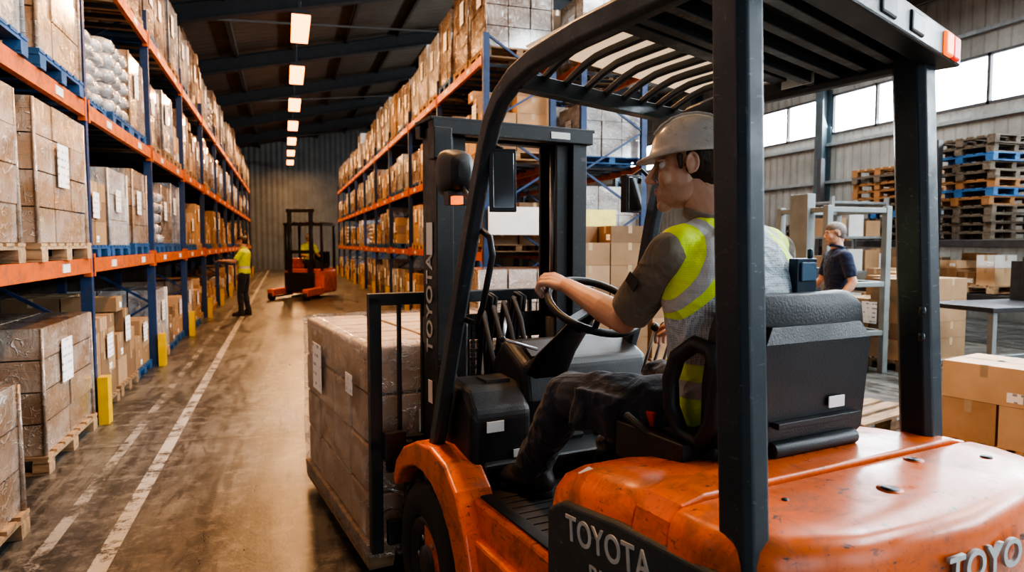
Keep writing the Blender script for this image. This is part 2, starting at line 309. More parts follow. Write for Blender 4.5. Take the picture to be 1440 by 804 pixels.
def head(parent,off,H,fwd,up,k,vox,hair,hat=True,skin=None):
    f=V(fwd).normalized(); u=V(up); r=f.cross(u).normalized(); u=r.cross(f)
    M=Matrix(((r.x,f.x,u.x,H[0]),(r.y,f.y,u.y,H[1]),(r.z,f.z,u.z,H[2]),(0,0,0,1)))@Matrix.Scale(k,4)
    mb=MB(); S=mb.sph
    S((0,-.015,.035),(.074,.094,.083)); S((0,.026,-.028),(.060,.062,.078)); S((0,.024,-.076),(.053,.062,.037)); S((0,.074,-.102),(.022,.020,.018))
    S((0,-.045,-.06),(.052,.045,.06)); S((0,.078,-.068),(.028,.016,.024))
    for q in(-1,1):
        S((q*.037,.057,-.030),(.023,.022,.026)); S((q*.042,.012,-.070),(.014,.046,.030))
        S((q*.030,.072,.0165),(.018,.012,.0055)); S((q*.030,.071,-.012),(.016,.011,.005))
        S((q*.0105,.101,-.036),(.0085,.010,.0075))
        E=Matrix.Rotation(q*-.3,3,'Z')@Matrix.Rotation(.15,3,'X')
        mb.ring((q*.077,-.014,.0),(0,.014,0),(0,0,.024),1.0,.0042,20,0,8); S((q*.073,-.010,-.004),(.008,.013,.021),M=E); S((q*.077,-.008,-.022),(.005,.007,.008))
    S((0,.080,.028),(.046,.014,.010)); mb.limb([((0,.088,.012),.0080),((0,.101,-.010),.0088),((0,.113,-.030),.0115)])
    S((0,.091,-.0595),(.022,.009,.0055)); S((0,.090,-.0685),(.019,.009,.006)); S((0,.082,-.084),(.016,.012,.012))
    mb.obj('head',skin or SKINH,parent,off,M=M,vox=vox*.42/k,smooth=4)
    mb=MB()
    for q in(-1,1):
        mb.sph((q*.030,.0675,.003),.0125,0,seg=20,rg=14); mb.sph((q*.030,.0762,.003),.0055,1)
    mb.obj('eyes',[EYEW,EYED],parent,off,M=M)
    mb=MB()
    for q in(-1,1): mb.tube([(q*.012,.093,.029),(q*.028,.092,.035),(q*.045,.080,.031)],[.003,.0042,.002],8)
    S=mb.sph; S((0,-.034,.026),(.0785,.086,.088)); S((0,.0,.06),(.073,.085,.065)); S((0,-.055,-.025),(.062,.052,.055))
    for q in(-1,1): mb.limb([((q*.072,.020,.02),.008),((q*.071,.018,-.010),.005)])
    mb.obj('hair',hair,parent,off,M=M,vox=vox*.5/k,smooth=2,disp=.003,dscale=.015)
    if hat:
        mb=MB(); n=40
        c=V((0,-.006,.040)); rx,ry,rz=.090,.110,.093
        def el(a):
            out=[]
            for j in range(n):
                q=2*math.pi*j/n; x,y=math.sin(q),math.cos(q)
                out.append(c+V((rx*x*math.cos(a),ry*y*math.cos(a),rz*math.sin(a)*(1+.045*math.exp(-(x*math.cos(a)/.12)**2)))))
            return out
        def fl_(wd,pk,dz):
            out=[]
            for j in range(n):
                q=2*math.pi*j/n; x,y=math.sin(q),math.cos(q); w=wd+pk*max(0,y)**2.5
                out.append(c+V(((rx+wd)*x,(ry+w)*y,dz-.012*max(0,y)**2)))
            return out
        rings=[fl_(.002,0,-.008),fl_(.010,.030,-.014),fl_(.011,.031,-.008),fl_(.003,.003,.006)]+[el(a) for a in (.12,.3,.5,.7,.9,1.1,1.3,1.45)]
        mb.loft(rings,0,True); 
        for q in(-1,1): mb.tube([c+V((q*.028,ry*1.0*math.cos(a),rz*1.0*math.sin(a)+.002)) for a in (.5,.8,1.1,1.4,1.74,2.04,2.34,2.64)],.0035,8)
        mb.obj('hard_hat',HELMET,parent,off,M=M)
def torso(mb,secs,infl=0,n=28,side=V((1,0,0))):
    rings=[]; fr=V((-side.y,side.x,0))
    for c,rx,ry in secs:
        ring=[]
        for j in range(n):
            q=2*math.pi*j/n; x,y=math.cos(q),math.sin(q); e=.85
            ring.append(V(c)+side*(math.copysign(abs(x)**e,x)*(rx+infl))+fr*(math.copysign(abs(y)**e,y)*(ry+infl)))
        rings.append(ring)
    mb.loft(rings)
def person(par,off,J,vox,shirt,trous,vest=None,hair=None,hat=True,fold=.012,sleeve=.8,bag=1.0):
    mb=MB(); torso(mb,J['secs'])
    for s in 'LR':
        a,e=V(J['sh'+s]),V(J['el'+s]); mb.limb([(lerp(J['secs'][-3][0],a,.6),.073),(a,.066)]); m1=lerp(a,e,.45); m2=lerp(a,e,sleeve)
        mb.cyl(a,m1,.066,.062); mb.sph(m1,.062); mb.cyl(m1,m2,.062,.063,20)
    mb.obj('shirt',shirt,par,off,vox=vox,smooth=4,disp=fold*.9)
    mb=MB()
    for s in 'LR':
        a,e,w=V(J['sh'+s]),V(J['el'+s]),V(J['wr'+s])
        mb.limb([(lerp(a,e,.55),.047),(e,.042),(lerp(e,w,.28),.045),(lerp(e,w,.65),.035),(w,.0275)])
        hf=J.get('hand'+s)
        if callable(hf): hf(mb,w)
        else: hand(mb,w,*hf)
    nk=V(J['neck']); H=V(J['head']); f=V(J['fwd']).normalized()
    mb.limb([(nk-V((0,0,.05)),.066),(nk,.062),(H-f*.022-V((0,0,.065)),.057)])
    mb.obj('arms_and_neck',SKIN,par,off,vox=vox*.6,smooth=3)
    mb=MB(); torso(mb,[(J['secs'][0][0]-V((0,0,.07)),.11,.09)]+J['secs'][:3],.006)
    for s in 'LR':
        h,k,a=V(J['hip'+s]),V(J['kn'+s]),V(J['an'+s]); g=bag
        mb.limb([(h,.098*g),(lerp(h,k,.45),.088*g),(k,.068*g),(lerp(k,a,.35),.067*g),(lerp(k,a,.75),.058*g)]); mb.cyl(lerp(k,a,.75),lerp(k,a,1.03),.058*g,.062*g,20)
    for c_,d_,M_ in J.get('pockets',[]): mb.box(c_,d_,0,M_)
    mb.obj('trousers',trous,par,off,vox=vox,smooth=3,disp=fold*1.6)
    for s in 'LR': shoe(par,off,J['heel'+s],J['toe'+s],V(J['an'+s]),vox*.8,'boot_'+s.lower())
    if vest:
        mb=MB(); torso(mb,J['vest'],.016)
        for s in 'LR':
            a=V(J['sh'+s]); n0=V(J['vest'][-1][0]); mb.limb([(lerp(n0,a,.2)-V((0,0,.02)),.075),(lerp(n0,a,.80)-V((0,0,.008)),.077)])
        mb.obj('safety_vest',vest,par,off,vox=vox,smooth=3,disp=fold*.9)
    head(par,off,H,f,J.get('up',(0,0,1)),J.get('hs',1.0),vox,hair or HAIR,hat)
    mb=MB(); mb.ring(nk+V((0,0,.004)),(1,0,0),V((0,.95,.25)),.070,.016); mb.obj('shirt_collar',shirt,par,off)
def standing(name,loc,rz,arms,stride=.0,vest=WVEST,shirt=HIVIS,hat=True,hair=None,scale=1.0):
    e=empty(name,loc,rz); e.scale=(scale,)*3
    J=dict(secs=[(V((0,0,.90)),.150,.105),(V((0,0,.98)),.160,.110),(V((0,.0,1.08)),.145,.10),(V((0,.0,1.20)),.165,.11),(V((0,-.005,1.32)),.180,.115),(V((0,-.01,1.40)),.180,.105),(V((0,-.01,1.45)),.13,.08),(V((0,-.005,1.49)),.07,.062)])
    J['vest']=[(V((0,0,.93)),.160,.110)]+J['secs'][1:7]
    st=stride
    J.update(shL=(-.185,-.01,1.40),shR=(.185,-.01,1.40),hipL=(-.09,0,.92),hipR=(.09,0,.92),knL=(-.10,.04+st*.6,.50),knR=(.10,.03-st*.15,.49),anL=(-.11,st,.11),anR=(.11,-st,.11+.04*bool(st)),
      heelL=(-.11,st-.07,0),toeL=(-.13,st+.20,0),heelR=(.11,-st-.07,.0+.0),toeR=(.13,-st+.20,0),neck=(0,.0,1.50),head=(0,.03,1.64),fwd=(0,1,-.08))
    J.update(arms); person(e,(0,0,0),J,.012,shirt,NAVY,vest,hair,hat,fold=.01); return e
# ------------------------------------------------------------------ room
def room():
    x0,x1,y0,y1=-3.3,14,-9,44
    mb=MB(); mb.bb(x0-.3,x1+.3,y0,y1+.3,-.2,0); mb.obj('floor',FLOORM)
    WL=corr('dark_cladding',(.06,.06,.058),22,1); WR=corr('pale_cladding',(.26,.255,.23),22,1); WB=corr('end_cladding',(.15,.16,.155),20,0)
    mb=MB(); mb.bb(x0-.2,x0,y0,y1,0,7.4); mb.obj('wall_left',WL)
    mb=MB(); mb.bb(x0-.2,x1+.2,y1,y1+.2,0,9); mb.obj('wall_far',WB)
    mb=MB(); mb.bb(x0-.2,-1.5,y0-.2,y0,0,9); mb.bb(2.7,5.2,y0-.2,y0,0,9); mb.bb(9.4,x1+.2,y0-.2,y0,0,9); mb.bb(-1.5,2.7,y0-.2,y0,4.2,9); mb.bb(5.2,9.4,y0-.2,y0,4.2,9); mb.obj('wall_back',WL)
    mb=MB(); mb.bb(x1,x1+.2,y0,y1,0,4.5); mb.bb(x1,x1+.2,y0,y1,5.55,7.4)
    mb.obj('wall_right',WR)
    GL=emis('bright_window_glass',(.88,.95,1.0),11.0)
    i=1
    for c in range(9):
        ya=y0+.15+c*6; yb=ya+5.7
        if ya>y1-5: break
        mb=MB(); mb.bb(x1+.06,x1+.08,ya,yb,4.55,5.5,1)
        for q in range(5): yy=ya+q*(yb-ya)/4; mb.bb(x1-.02,x1+.06,yy-.035,yy+.035,4.5,5.55,0)
        for zz in(4.5,5.5): mb.bb(x1-.02,x1+.06,ya,yb,zz,zz+.06,0)
        mb.obj('window_%d'%i,[DSTEEL,GL]); i+=1
    mb=MB()
    for c in range(10): yy=y0+c*6; mb.bb(x1,x1+.2,yy-.15,yy+.15,4.5,5.55)
    mb.obj('trim_1',WR)
    mb=MB()
    for c in range(10):
        yy=y0+c*6
        for dx in(0,.28): mb.bb(x1-.32+dx,x1-.30+dx,yy-.14,yy+.14,0,7.0)
        mb.bb(x1-.32,x1-.02,yy-.012,yy+.012,0,7.0)
    mb.obj('steel_wall_column',paint('column_paint',(.05,.07,.08),.5))
    mb=MB()
    for z in(1.6,3.2,4.2,6.0): mb.bb(x1-.1,x1,y0,y1,z,z+.08)
    mb.obj('trim_2',GREYST)
    ri=5.3; zl,zr,zt=7.0,7.0,8.9
    RM=corr('roof_underside',(.095,.072,.052),18,1,.5)
    mb=MB(); 
    mb.add([(x0-.2,y0,zl),(ri,y0,zt),(ri,y1,zt),(x0-.2,y1,zl),(x0-.2,y0,zl+.15),(ri,y0,zt+.15),(ri,y1,zt+.15),(x0-.2,y1,zl+.15)],[(0,1,2,3),(7,6,5,4),(0,4,5,1),(3,2,6,7)])
    mb.add([(ri,y0,zt),(x1+.2,y0,zr),(x1+.2,y1,zr),(ri,y1,zt),(ri,y0,zt+.15),(x1+.2,y0,zr+.15),(x1+.2,y1,zr+.15),(ri,y1,zt+.15)],[(0,1,2,3),(7,6,5,4),(0,4,5,1),(3,2,6,7)])
    mb.obj('ceiling',RM)
    SD=paint('roof_steel',(.026,.028,.030),.6)
    mb=MB()
    for q in range(9):
        yy=3+q*5.2-6
        if yy>y1: break
        for a,b_ in(((x0,zl-.1),(ri,zt-.1)),((ri,zt-.1),(x1,zr-.1))):
            for dz,w,h in((0,.22,.03),(-.42,.22,.03),(-.21,.02,.42)): mb.beam((a[0],yy,a[1]+dz),(b_[0],yy,b_[1]+dz),w,h)
    mb.obj('roof_rafters',SD)
    mb=MB()
    for q in range(11):
        xx=x0+.4+q*1.65; zz=(zl+(zt-zl)*(xx-x0)/(ri-x0)) if xx<ri else zt+(zr-zt)*(xx-ri)/(x1-ri)
        mb.bb(xx-.04,xx+.04,y0,y1,zz-.16,zz-.02)
    for q in range(5):
        y=3+q*10.4-6; mb.beam((x0+.5,y,zl-.2),(ri,y+5.2,zt-.2),.05,.05); mb.beam((x1-.5,y,zl-.2),(ri,y+5.2,zt-.2),.05,.05)
    mb.obj('roof_purlins',paint('purlin_steel',(.06,.05,.042),.6))
    SK=emis('skylight_panel',(.85,.93,1.0),1.5)
    for (xa,xb) in((7.0,8.0),(10.3,11.3)):
        mb=MB()
        for q in range(8):
            ya=-6+q*5.2+.5; z=lambda x: zt+(zr-zt)*(x-ri)/(x1-ri)-.025
            mb.add([(xa,ya,z(xa)),(xb,ya,z(xb)),(xb,ya+4,z(xb)),(xa,ya+4,z(xa))],[(0,1,2,3)])
        mb.obj('skylight',SK)
room()
def area(name,loc,rot,sx,sy,e,col):
    l=bpy.data.lights.new(name,'AREA'); l.shape='RECTANGLE'; l.size=sx; l.size_y=sy; l.energy=e; l.color=col
    o=bpy.data.objects.new(name,l); o.location=loc; o.rotation_euler=rot; bpy.context.scene.collection.objects.link(o); return o
LAMPM=emis('warm_lamp_diffuser',(1,.28,.05),7)
def lamp(x,y,z,e=150,col=(1,.56,.26)):
    mb=MB(); mb.prism([(-.18,.02),(.18,.02),(.12,.12),(-.12,.12)],'y',-.9,.9,0); mb.bb(-.18,.18,-.90,.90,-.06,.02,1)
    for q in(-.6,.6): mb.cyl((0,q,.1),(0,q,1.3),.008,n=6)
    o=mb.obj('hanging_warehouse_light',[DSTEEL,LAMPM]); o.location=(x,y,z)
    area('warm_lamp',(x,y,z-.08),(0,0,0),.16,1.4,e,col)
for q in range(10): lamp(.42,2.9+q*4.25,6.2,200)
for q in range(4): lamp(9.0,2+q*8,6.4,90,(1,.7,.44))
for q in range(4): area('window_daylight',(13.85,-3+q*9,5.0),(0,math.radians(68),0),1.0,8.0,850,(.80,.91,1.0))
for q in range(3): area('skylight_daylight',(7.5,-3+q*7,7.9),(0,math.radians(12),0),1.0,4.0,620,(.84,.93,1.0))
for q in range(3): area('skylight_daylight',(10.8,1+q*7,7.3),(0,math.radians(12),0),1.0,4.0,260,(.84,.93,1.0))
w=bpy.data.worlds.new('World'); bpy.context.scene.world=w; w.use_nodes=True
w.node_tree.nodes['Background'].inputs[0].default_value=(.76,.87,1,1); w.node_tree.nodes['Background'].inputs[1].default_value=4.0
# ------------------------------------------------------------------ racks
LV=(1.41,2.75,4.19)
def rack(name,xf,xb,ys):
    mb=MB(); d=1 if xb>xf else -1
    for y in ys:
        for x in(xf+d*.045,xb-d*.045):
            mb.bb(x-.045,x+.045,y-.035,y+.035,0,4.55,0); mb.bb(x-.07,x+.07,y-.06,y+.06,0,.015,0)
        z=.2;fl_=0
        while z<4.3:
            a,b_=(xf+d*.05,xb-d*.05) if fl_ else (xb-d*.05,xf+d*.05); mb.beam((a,y,z),(b_,y,z+.62),.03,.03,0); z+=.62; fl_=1-fl_
        mb.bb(xf-d*.06-.04,xf-d*.06+.04,y-.07,y+.07,0,.42,2)
    for i in range(len(ys)-1):
        a,b_=ys[i]+.036,ys[i+1]-.036
        for z in LV:
            for x in(xf+d*.02,xb-d*.02):
                mb.bb(x-.025,x+.025,a,b_,z-.065,z+.06,1)
                for yy in(a,b_-.04): mb.bb(x-.03,x+.03,yy,yy+.04,z-.10,z+.10,1)
            for q in range(1,8): yy=a+(b_-a)*q/8; mb.bb(min(xf,xb)+.05,max(xf,xb)-.05,yy-.02,yy+.02,z+.0,z+.045,3)
            xx=xf-d*.008
            for q in(.25,.75): yy=a+(b_-a)*q; mb.bb(xx-.003,xx+.003,yy-.09,yy+.09,z-.035,z+.03,4)
    return mb.obj(name,[BLUE,ORANGE2,YEL,DSTEEL,WHITE])
def pallet(mb,w,d,mi,h=.13,z0=0.0):
    n=7; bw=w/(n+2.5)
    for i in range(n):
        y=-w/2+bw/2+i*(w-bw)/(n-1); mb.bb(-d/2,d/2,y-bw/2,y+bw/2,z0+h-.022,z0+h,mi)
    for x in(-d/2+.05,0,d/2-.05):
        mb.bb(x-.045,x+.045,-w/2,w/2,z0+h-.044,z0+h-.022,mi)
        for y in(-w/2+.07,0,w/2-.07): mb.bb(x-.05,x+.05,y-.065,y+.065,z0+.02,z0+h-.044,mi)
    for y in(-w/2+.07,0,w/2-.07): mb.bb(-d/2,d/2,y-.06,y+.06,z0,z0+.02,mi)
def carton(mb,x0,x1,y0,y1,z0,z1,mi,tape=None,lab=None):
    mb.bb(x0,x1,y0,y1,z0,z1,mi)
    if tape is not None:
        yc=(y0+y1)/2; e=.0015; xc=(x0+x1)/2
        mb.bb(x0-e,x1+e,yc-.025,yc+.025,z1-.09,z1+e,tape)
        mb.bb(xc-.025,xc+.025,y0-e,y1+e,z1-.09,z1+e,tape)
    if lab is not None and R()<.45:
        ya=y0+.03; zb=z0+.03
        mb.bb(x0-.002,x1+.002,ya,ya+min(.10,(y1-y0)*.35),zb,zb+min(.07,(z1-z0)*.4),lab)
def load_mesh(w,d,h,kind,pm,lab=1.0):
    mb=MB(); pallet(mb,w,d,0); H=h-.13; lm=4
    if kind in('wb','wd','ww'):
        ny=random.choice((2,3));nx=3; nz=max(2,round(H/random.choice((.22,.28,.36)))); 
        for k in range(nz):
            for i in range(nx):
                for j_ in range(ny):
                    g=.007; jx=U(-.007,.007)
                    x0=-d/2+.02+i*(d-.04)/nx; y0=-w/2+.02+j_*(w-.04)/ny; z0=.13+k*H/nz
                    mb.bb(x0+g+jx,x0+(d-.04)/nx-g+jx,y0+g+U(-.005,.005),y0+(w-.04)/ny-g,z0+.004,z0+H/nz-.005,1)
        for x in(-d/2+.022,d/2-.022):
            for y in(-w/2+.022,w/2-.022): mb.cyl((x,y,.10),(x+U(-.01,.01),y,h-.01),.016,.010,8,1)
    elif kind=='plain':
        z=.13
        while z<h-.12:
            hh=U(.2,.32); ny=random.choice((2,3)); nx=2
            if z+hh>h: hh=h-z
            for i in range(nx):
                for j_ in range(ny):
                    if z>h*.55 and R()<.3: continue
                    x0=-d/2+.02+i*(d-.04)/nx; y0=-w/2+.02+j_*(w-.04)/ny
                    carton(mb,x0+.008,x0+(d-.04)/nx-.008,y0+.008,y0+(w-.04)/ny-.01,z+.001,z+hh-.002,random.choice((1,1,2,3)),5,4)
            z+=hh
    elif kind=='mix':
        for j_ in range(3):
            for i in range(2):
                z=.13; top=h*U(.45,1)
                while z<top-.1:
                    hh=min(U(.14,.3),top-z); x0=-d/2+.02+i*(d-.04)/2; y0=-w/2+.02+j_*(w-.04)/3; q=U(0,.03)
                    carton(mb,x0+q,x0+(d-.04)/2-.01,y0+q,y0+(w-.04)/3-.012,z+.001,z+hh-.002,random.choice((1,2,3,3,6)),5,4); z+=hh
    elif kind=='bags':
        nz=max(2,int(H/.14))
        for k in range(nz):
            for j_ in range(3):
                for i in range(2):
                    x=-d/2+d*(i+.5)/2+U(-.02,.02); y=-w/2+w*(j_+.5)/3+U(-.02,.02); zc=.13+(k+.5)*H/nz
                    n=12;rings=[]
                    for zz,sc in((-.5,.72),(-.3,.97),(0,1),(.3,.97),(.5,.72)):
                        rings.append([V((x+math.copysign(abs(math.cos(q))**.45,math.cos(q))*d/4*.97*sc,y+math.copysign(abs(math.sin(q))**.45,math.sin(q))*w/6*.97*sc,zc+zz*H/nz)) for q in [2*math.pi*(t+.5)/n for t in range(n)]])
                    mb.loft(rings,1,True)
    if kind in('wb','wd','ww','plain') :
        for sx in(-1,1):
            y=U(-.12,.15);z=.13+H*U(.55,.68); x=sx*(d/2-.006); mb.bb(x-.003,x+.003,y-.11*lab,y+.11*lab,z-.14*lab,z+.14*lab,lm)
    first={'wb':WRAPB,'wd':WRAPB2,'ww':WRAPW,'plain':CARD,'mix':CARD,'bags':WRAPW}[kind]
    return mb.mesh('load_'+kind,[WOOD if pm==0 else BLUEW,first,CARD2,CARD3,LABEL,TAPE,WCARD])
NM={'wb':'wrapped_pallet_load','wd':'wrapped_pallet_load','ww':'white_wrapped_pallet_load','plain':'cardboard_box_pallet','mix':'mixed_carton_pallet','bags':'sack_pallet'}
def put(me,kind,x,y,z,rz=0,s=(1,1,1)):
    o=bpy.data.objects.new(NM[kind],me); bpy.context.scene.collection.objects.link(o); o.location=(x,y,z); o.rotation_euler=(0,0,rz); o.scale=s; return o
VAR=[(k,load_mesh(.90,1.06,h,k,pm),h) for k,h,pm in (('wb',1.12,0),('wb',1.0,1),('wd',1.1,0),('wd',1.15,1),('ww',1.1,1),('ww',1.0,0),('plain',1.05,0),('plain',.9,1),('mix',.95,1),('mix',1.05,0),('mix',.8,0),('bags',.95,1),('plain',1.1,0))]
def fill(xc,ys,lvl,w,skip=lambda y,l:False):
    for i in range(len(ys)-1):
        for l,z in enumerate(lvl):
            for q in range(3):
                y=ys[i]+.545+q*.98+U(-.015,.015)
                if skip(y,l): continue
                if l in(1,2) and R()<.05: continue
                k,me,h=random.choices(VAR,weights=w[l])[0]
                s=(1,1,U(.78,1.0)) if l<3 else (1,1,U(.9,1.28))
                put(me,k,xc+U(-.03,.04),y,z+.062 if l else .002,math.pi*(R()<.5),s)
YL=[.75+3.05*i for i in range(13)]
rack('pallet_rack',-1.6,-2.7,YL)
WT=[[1,1,2,1,.3,.5,4,4,3,3,3,.5,4],[1,1,1,1,2,1,4,4,4,4,4,1,3],[4,4,3,3,4,4,1,1,.5,.5,0,1.5,1],[4,4,3,3,6,6,1,0,0,0,0,2,1]]
fill(-2.17,YL,(0,)+LV,WT,skip=lambda y,l:(3.8<y<6.8 and l in(0,1,2)) or (l==0 and y<4.5))
big=load_mesh(1.28,1.10,1.13,'wb',0,1.15); big2=load_mesh(1.3,1.1,1.02,'wd',0,1.15); big3=load_mesh(1.3,1.1,.84,'wd',0,1.2); tall=load_mesh(1.2,1.1,1.25,'ww',1); tall2=load_mesh(1.1,1.1,1.28,'wb',1)
put(big,'wb',-2.12,6.08,1.472); put(big,'wb',-2.15,4.6,1.472)
put(big2,'wd',-2.12,6.05,.002); put(big3,'wd',-1.92,3.72,.002)
put(tall,'ww',-2.12,4.75,2.812); put(tall2,'wb',-2.12,6.12,2.812)
YR=[9.4+3.05*i for i in range(10)]
rack('pallet_rack',2.7,3.8,YR); fill(3.27,YR,(0,)+LV,WT)
rack('pallet_rack',5.3,4.2,YR[:5]); fill(4.75,YR[:4],(0,)+LV,WT)
# ------------------------------------------------------------------ forklift
FC=(1.42,1.6); OFF=(-FC[0],-FC[1],0)
F=empty('forklift',fl(*FC),FR)
def fo(mb,name,mats,bevel=0,seg=2): return mb.obj(name,mats,F,OFF,bevel,seg)
def cw(ins,z):
    P=[(.885,1.035),(.885,.96),(.905,.885),(.97,.82),(1.12,.765),(1.42,.735),(1.70,.765),(1.87,.82),(1.935,.885),(1.955,.96),(1.955,1.035)]
    out=[]
    for t,s in P:
        tx=1.42+(t-1.42)*(1-ins/.535); sy=1.05+(s-1.05)*(1-ins/.30) if s<1.0 else s
        out.append(V((tx,sy,z)))
    return out
mb=MB(); mb.loft([cw(.03,.16),cw(0,.25),cw(0,.55),cw(-.008,.80),cw(-.004,.95),cw(0,1.02),cw(.006,1.045),cw(.018,1.062),cw(.035,1.070),cw(.10,1.074)],0,True)
fo(mb,'counterweight',ORANGE,.004)
mb=MB()
for t,s,r in((1.38,.90,.019),(1.62,1.0,.016),(1.10,1.0,.010),(1.13,.96,.007),(1.80,.93,.014)): mb.cyl((t,s,1.060),(t,s,1.0765),r,n=20)
fo(mb,'lifting_holes',BLACKP)
mb=MB(); mb.cyl((1.38,.90,1.07),(1.38,.90,1.0755),.027,n=24); mb.cyl((1.62,1.0,1.07),(1.62,1.0,1.0755),.023,n=24); fo(mb,'hole_rims',ORANGE)
def hs(s,zt,ins=0,zb=.60):
    a,b_=.892+ins,1.948-ins
    return [V((t,s,z)) for t,z in ((a,zb),(a,zt-.10),(a+.012,zt-.045),(a+.04,zt-.014),(a+.10,zt),(b_-.10,zt),(b_-.04,zt-.014),(b_-.012,zt-.045),(b_,zt-.10),(b_,zb))]
mb=MB(); mb.loft([hs(1.165,1.068),hs(1.25,1.062),hs(1.40,1.04),hs(1.50,1.01,.005),hs(1.535,.975,.02),hs(1.545,.94,.035)],0,True); fo(mb,'engine_hood',ORANGE,.005)
mb=MB(); mb.loft([hs(1.042,1.084,-.004),hs(1.158,1.082,-.004)],0,False); fo(mb,'rear_hood_bar',ORANGE,.007,3)
SP=[(.90,.60),(.90,1.0),(1.2,.985),(1.43,.955),(1.50,.915),(1.50,.60)]
mb=MB(); mb.loft([[V((.880,s,z)) for s,z in SP],[V((.93,s,z)) for s,z in SP]],0,False); fo(mb,'side_panel',PANEL,.010,3)
text('TOYOTA','side_lettering',F,OFF,(.8785,1.40,.872),(0,-1,.10),(0,.10,1),.088,LETTER,.0015,.0008,.86)
text('BULK 25','side_lettering_small',F,OFF,(.8785,1.30,.80),(0,-1,.10),(0,.10,1),.07,LETTER)
text('TOYOTA','rear_lettering',F,OFF,(1.31,.735,.95),(1,-.03,0),(0,.0,1),.08,LETTER,.004,.0015)
mb=MB(); mb.box((.950,1.36,1.022),(.035,.15,.003),0,Matrix.Rotation(-.35,3,'Y')); mb.box((1.56,.738,.85),(.3,.006,.06),0); fo(mb,'hood_decal',WHITE)
mb=MB(); mb.bb(.92,1.92,.95,2.55,.18,.60); mb.bb(.95,1.03,1.5,2.18,.30,.715); mb.bb(1.82,1.90,1.5,2.18,.30,.715); mb.bb(1.15,1.7,2.3,2.66,.3,.9)
fo(mb,'chassis',ORANGE,.012)
mb=MB(); mb.bb(.975,1.86,1.5,2.5,.66,.700)
for i in range(12): mb.bb(1.00,1.80,1.56+i*.05,1.575+i*.05,.70,.704)
mb.bb(.91,.96,1.62,2.02,.34,.38); mb.bb(.975,1.02,1.55,2.12,.712,.722); fo(mb,'floor_mat',RUBBER,.004)
mb=MB(); mb.box((1.45,2.3,.80),(.09,.03,.12),0,Matrix.Rotation(.6,3,'X')); mb.box((1.60,2.3,.80),(.07,.03,.12),0,Matrix.Rotation(.6,3,'X')); fo(mb,'pedals',RUBBER,.004)
def fender(t0,t1,nm):
    arc=[(2.50+.385*math.cos(a),.33+.385*math.sin(a)) for a in [math.radians(x) for x in (35,50,65,80,95,110,125,140,155,170,183)]]
    poly=[(2.84,.58),(2.80,.67),(2.70,.755),(2.55,.815),(2.38,.835),(2.24,.81),(2.14,.74),(2.06,.62),(1.99,.45),(1.94,.28),(2.11,.28)]+arc[::-1]
    mb=MB(); mb.prism(poly,'x',t0,t1); fo(mb,nm,ORANGE,.012,3)
fender(.885,1.03,'front_fender_left'); fender(1.81,1.955,'front_fender_right')
mb=MB(); mb.prism([(2.2,.70),(2.62,.72),(2.58,.83),(2.3,.84),(2.2,.79)],'x',1.03,1.81); fo(mb,'front_cowl_base',BLACKP,.01)
def wheel(t0,t1,s,r,nm):
    mb=MB(); w=t1-t0; c=(t0,s,r); hub=r*.55
    mb.lathe(c,(1,0,0),[(.03,hub),(.0,hub*1.05),(.0,r*.82),(.012,r*.92),(.035,r*.98),(w*.5,r),(w-.035,r*.98),(w-.012,r*.92),(w,r*.82),(w,hub*1.05),(w-.03,hub)],48,0)
    for i in range(26):
        a=2*math.pi*i/26; p=V((t0+w/2,s+math.cos(a)*r*.982,r+math.sin(a)*r*.982))
        M=Matrix.Rotation(a,3,'X')@Matrix.Rotation(.35 if i%2 else -.35,3,'Y')
        mb.box(p,(w*.9,.012,.03),0,M)
    for sd,x in((-1,t0+.02),(1,t1-.02)):
        mb.lathe((x,s,r),(sd,0,0),[(-.01,hub*1.03),(.012,hub),(.012,hub*.88),(-.02,hub*.7),(-.025,hub*.42),(.012,hub*.38),(.02,hub*.2),(.02,.005)],32,1)
        for i in range(6): a=i*math.pi/3; mb.cyl((x,s+math.cos(a)*hub*.55,r+math.sin(a)*hub*.55),(x+sd*.004,s+math.cos(a)*hub*.55,r+math.sin(a)*hub*.55),.012,n=6,mi=2)
    fo(mb,nm,[RUBBER,DSTEEL,STEEL])
wheel(.90,1.10,2.50,.33,'front_wheel_left'); wheel(1.74,1.94,2.50,.33,'front_wheel_right'); wheel(.93,1.10,1.12,.25,'rear_wheel_left'); wheel(1.74,1.91,1.12,.25,'rear_wheel_right')
mb=MB(); tl=.945
A=[(tl,2.53,.66),(tl,2.45,.84),(tl,2.33,1.14),(tl,2.20,1.46),(tl,2.08,1.74),(tl,2.0,1.91),(tl,1.955,1.985),(tl,1.89,2.045),(tl,1.80,2.085),(tl,1.68,2.108),(tl,1.45,2.12),(tl,.93,2.115)]
mb.sweep(A,.05,.066)
Bp=[(1.80,2.56,.66),(1.80,2.46,.95),(1.80,2.32,1.30),(1.80,2.22,1.70),(1.80,2.14,1.95),(1.80,2.09,2.03),(1.80,2.0,2.08),(1.81,1.85,2.10),(1.85,1.17,2.105)]
mb.sweep(Bp,.05,.066)
mb.sweep([(.95,.945,2.13),(.95,.925,1.6),(.95,.895,.99)],.066,.086); mb.sweep([(1.85,1.185,2.12),(1.85,1.155,1.6),(1.85,1.12,1.0)],.075,.095)
mb.bb(.90,1.01,.84,.96,.985,1.0)
for z in(1.35,1.42): mb.cyl((1.80,1.11,z),(1.81,1.10,z),.012,n=10)
fo(mb,'overhead_guard_frame',GUARD,.006)
mb=MB(); FLp,FRp,RLp,RRp=V((.95,1.80,2.075)),V((1.80,2.05,2.075)),V((.95,.90,2.12)),V((1.85,1.15,2.115))
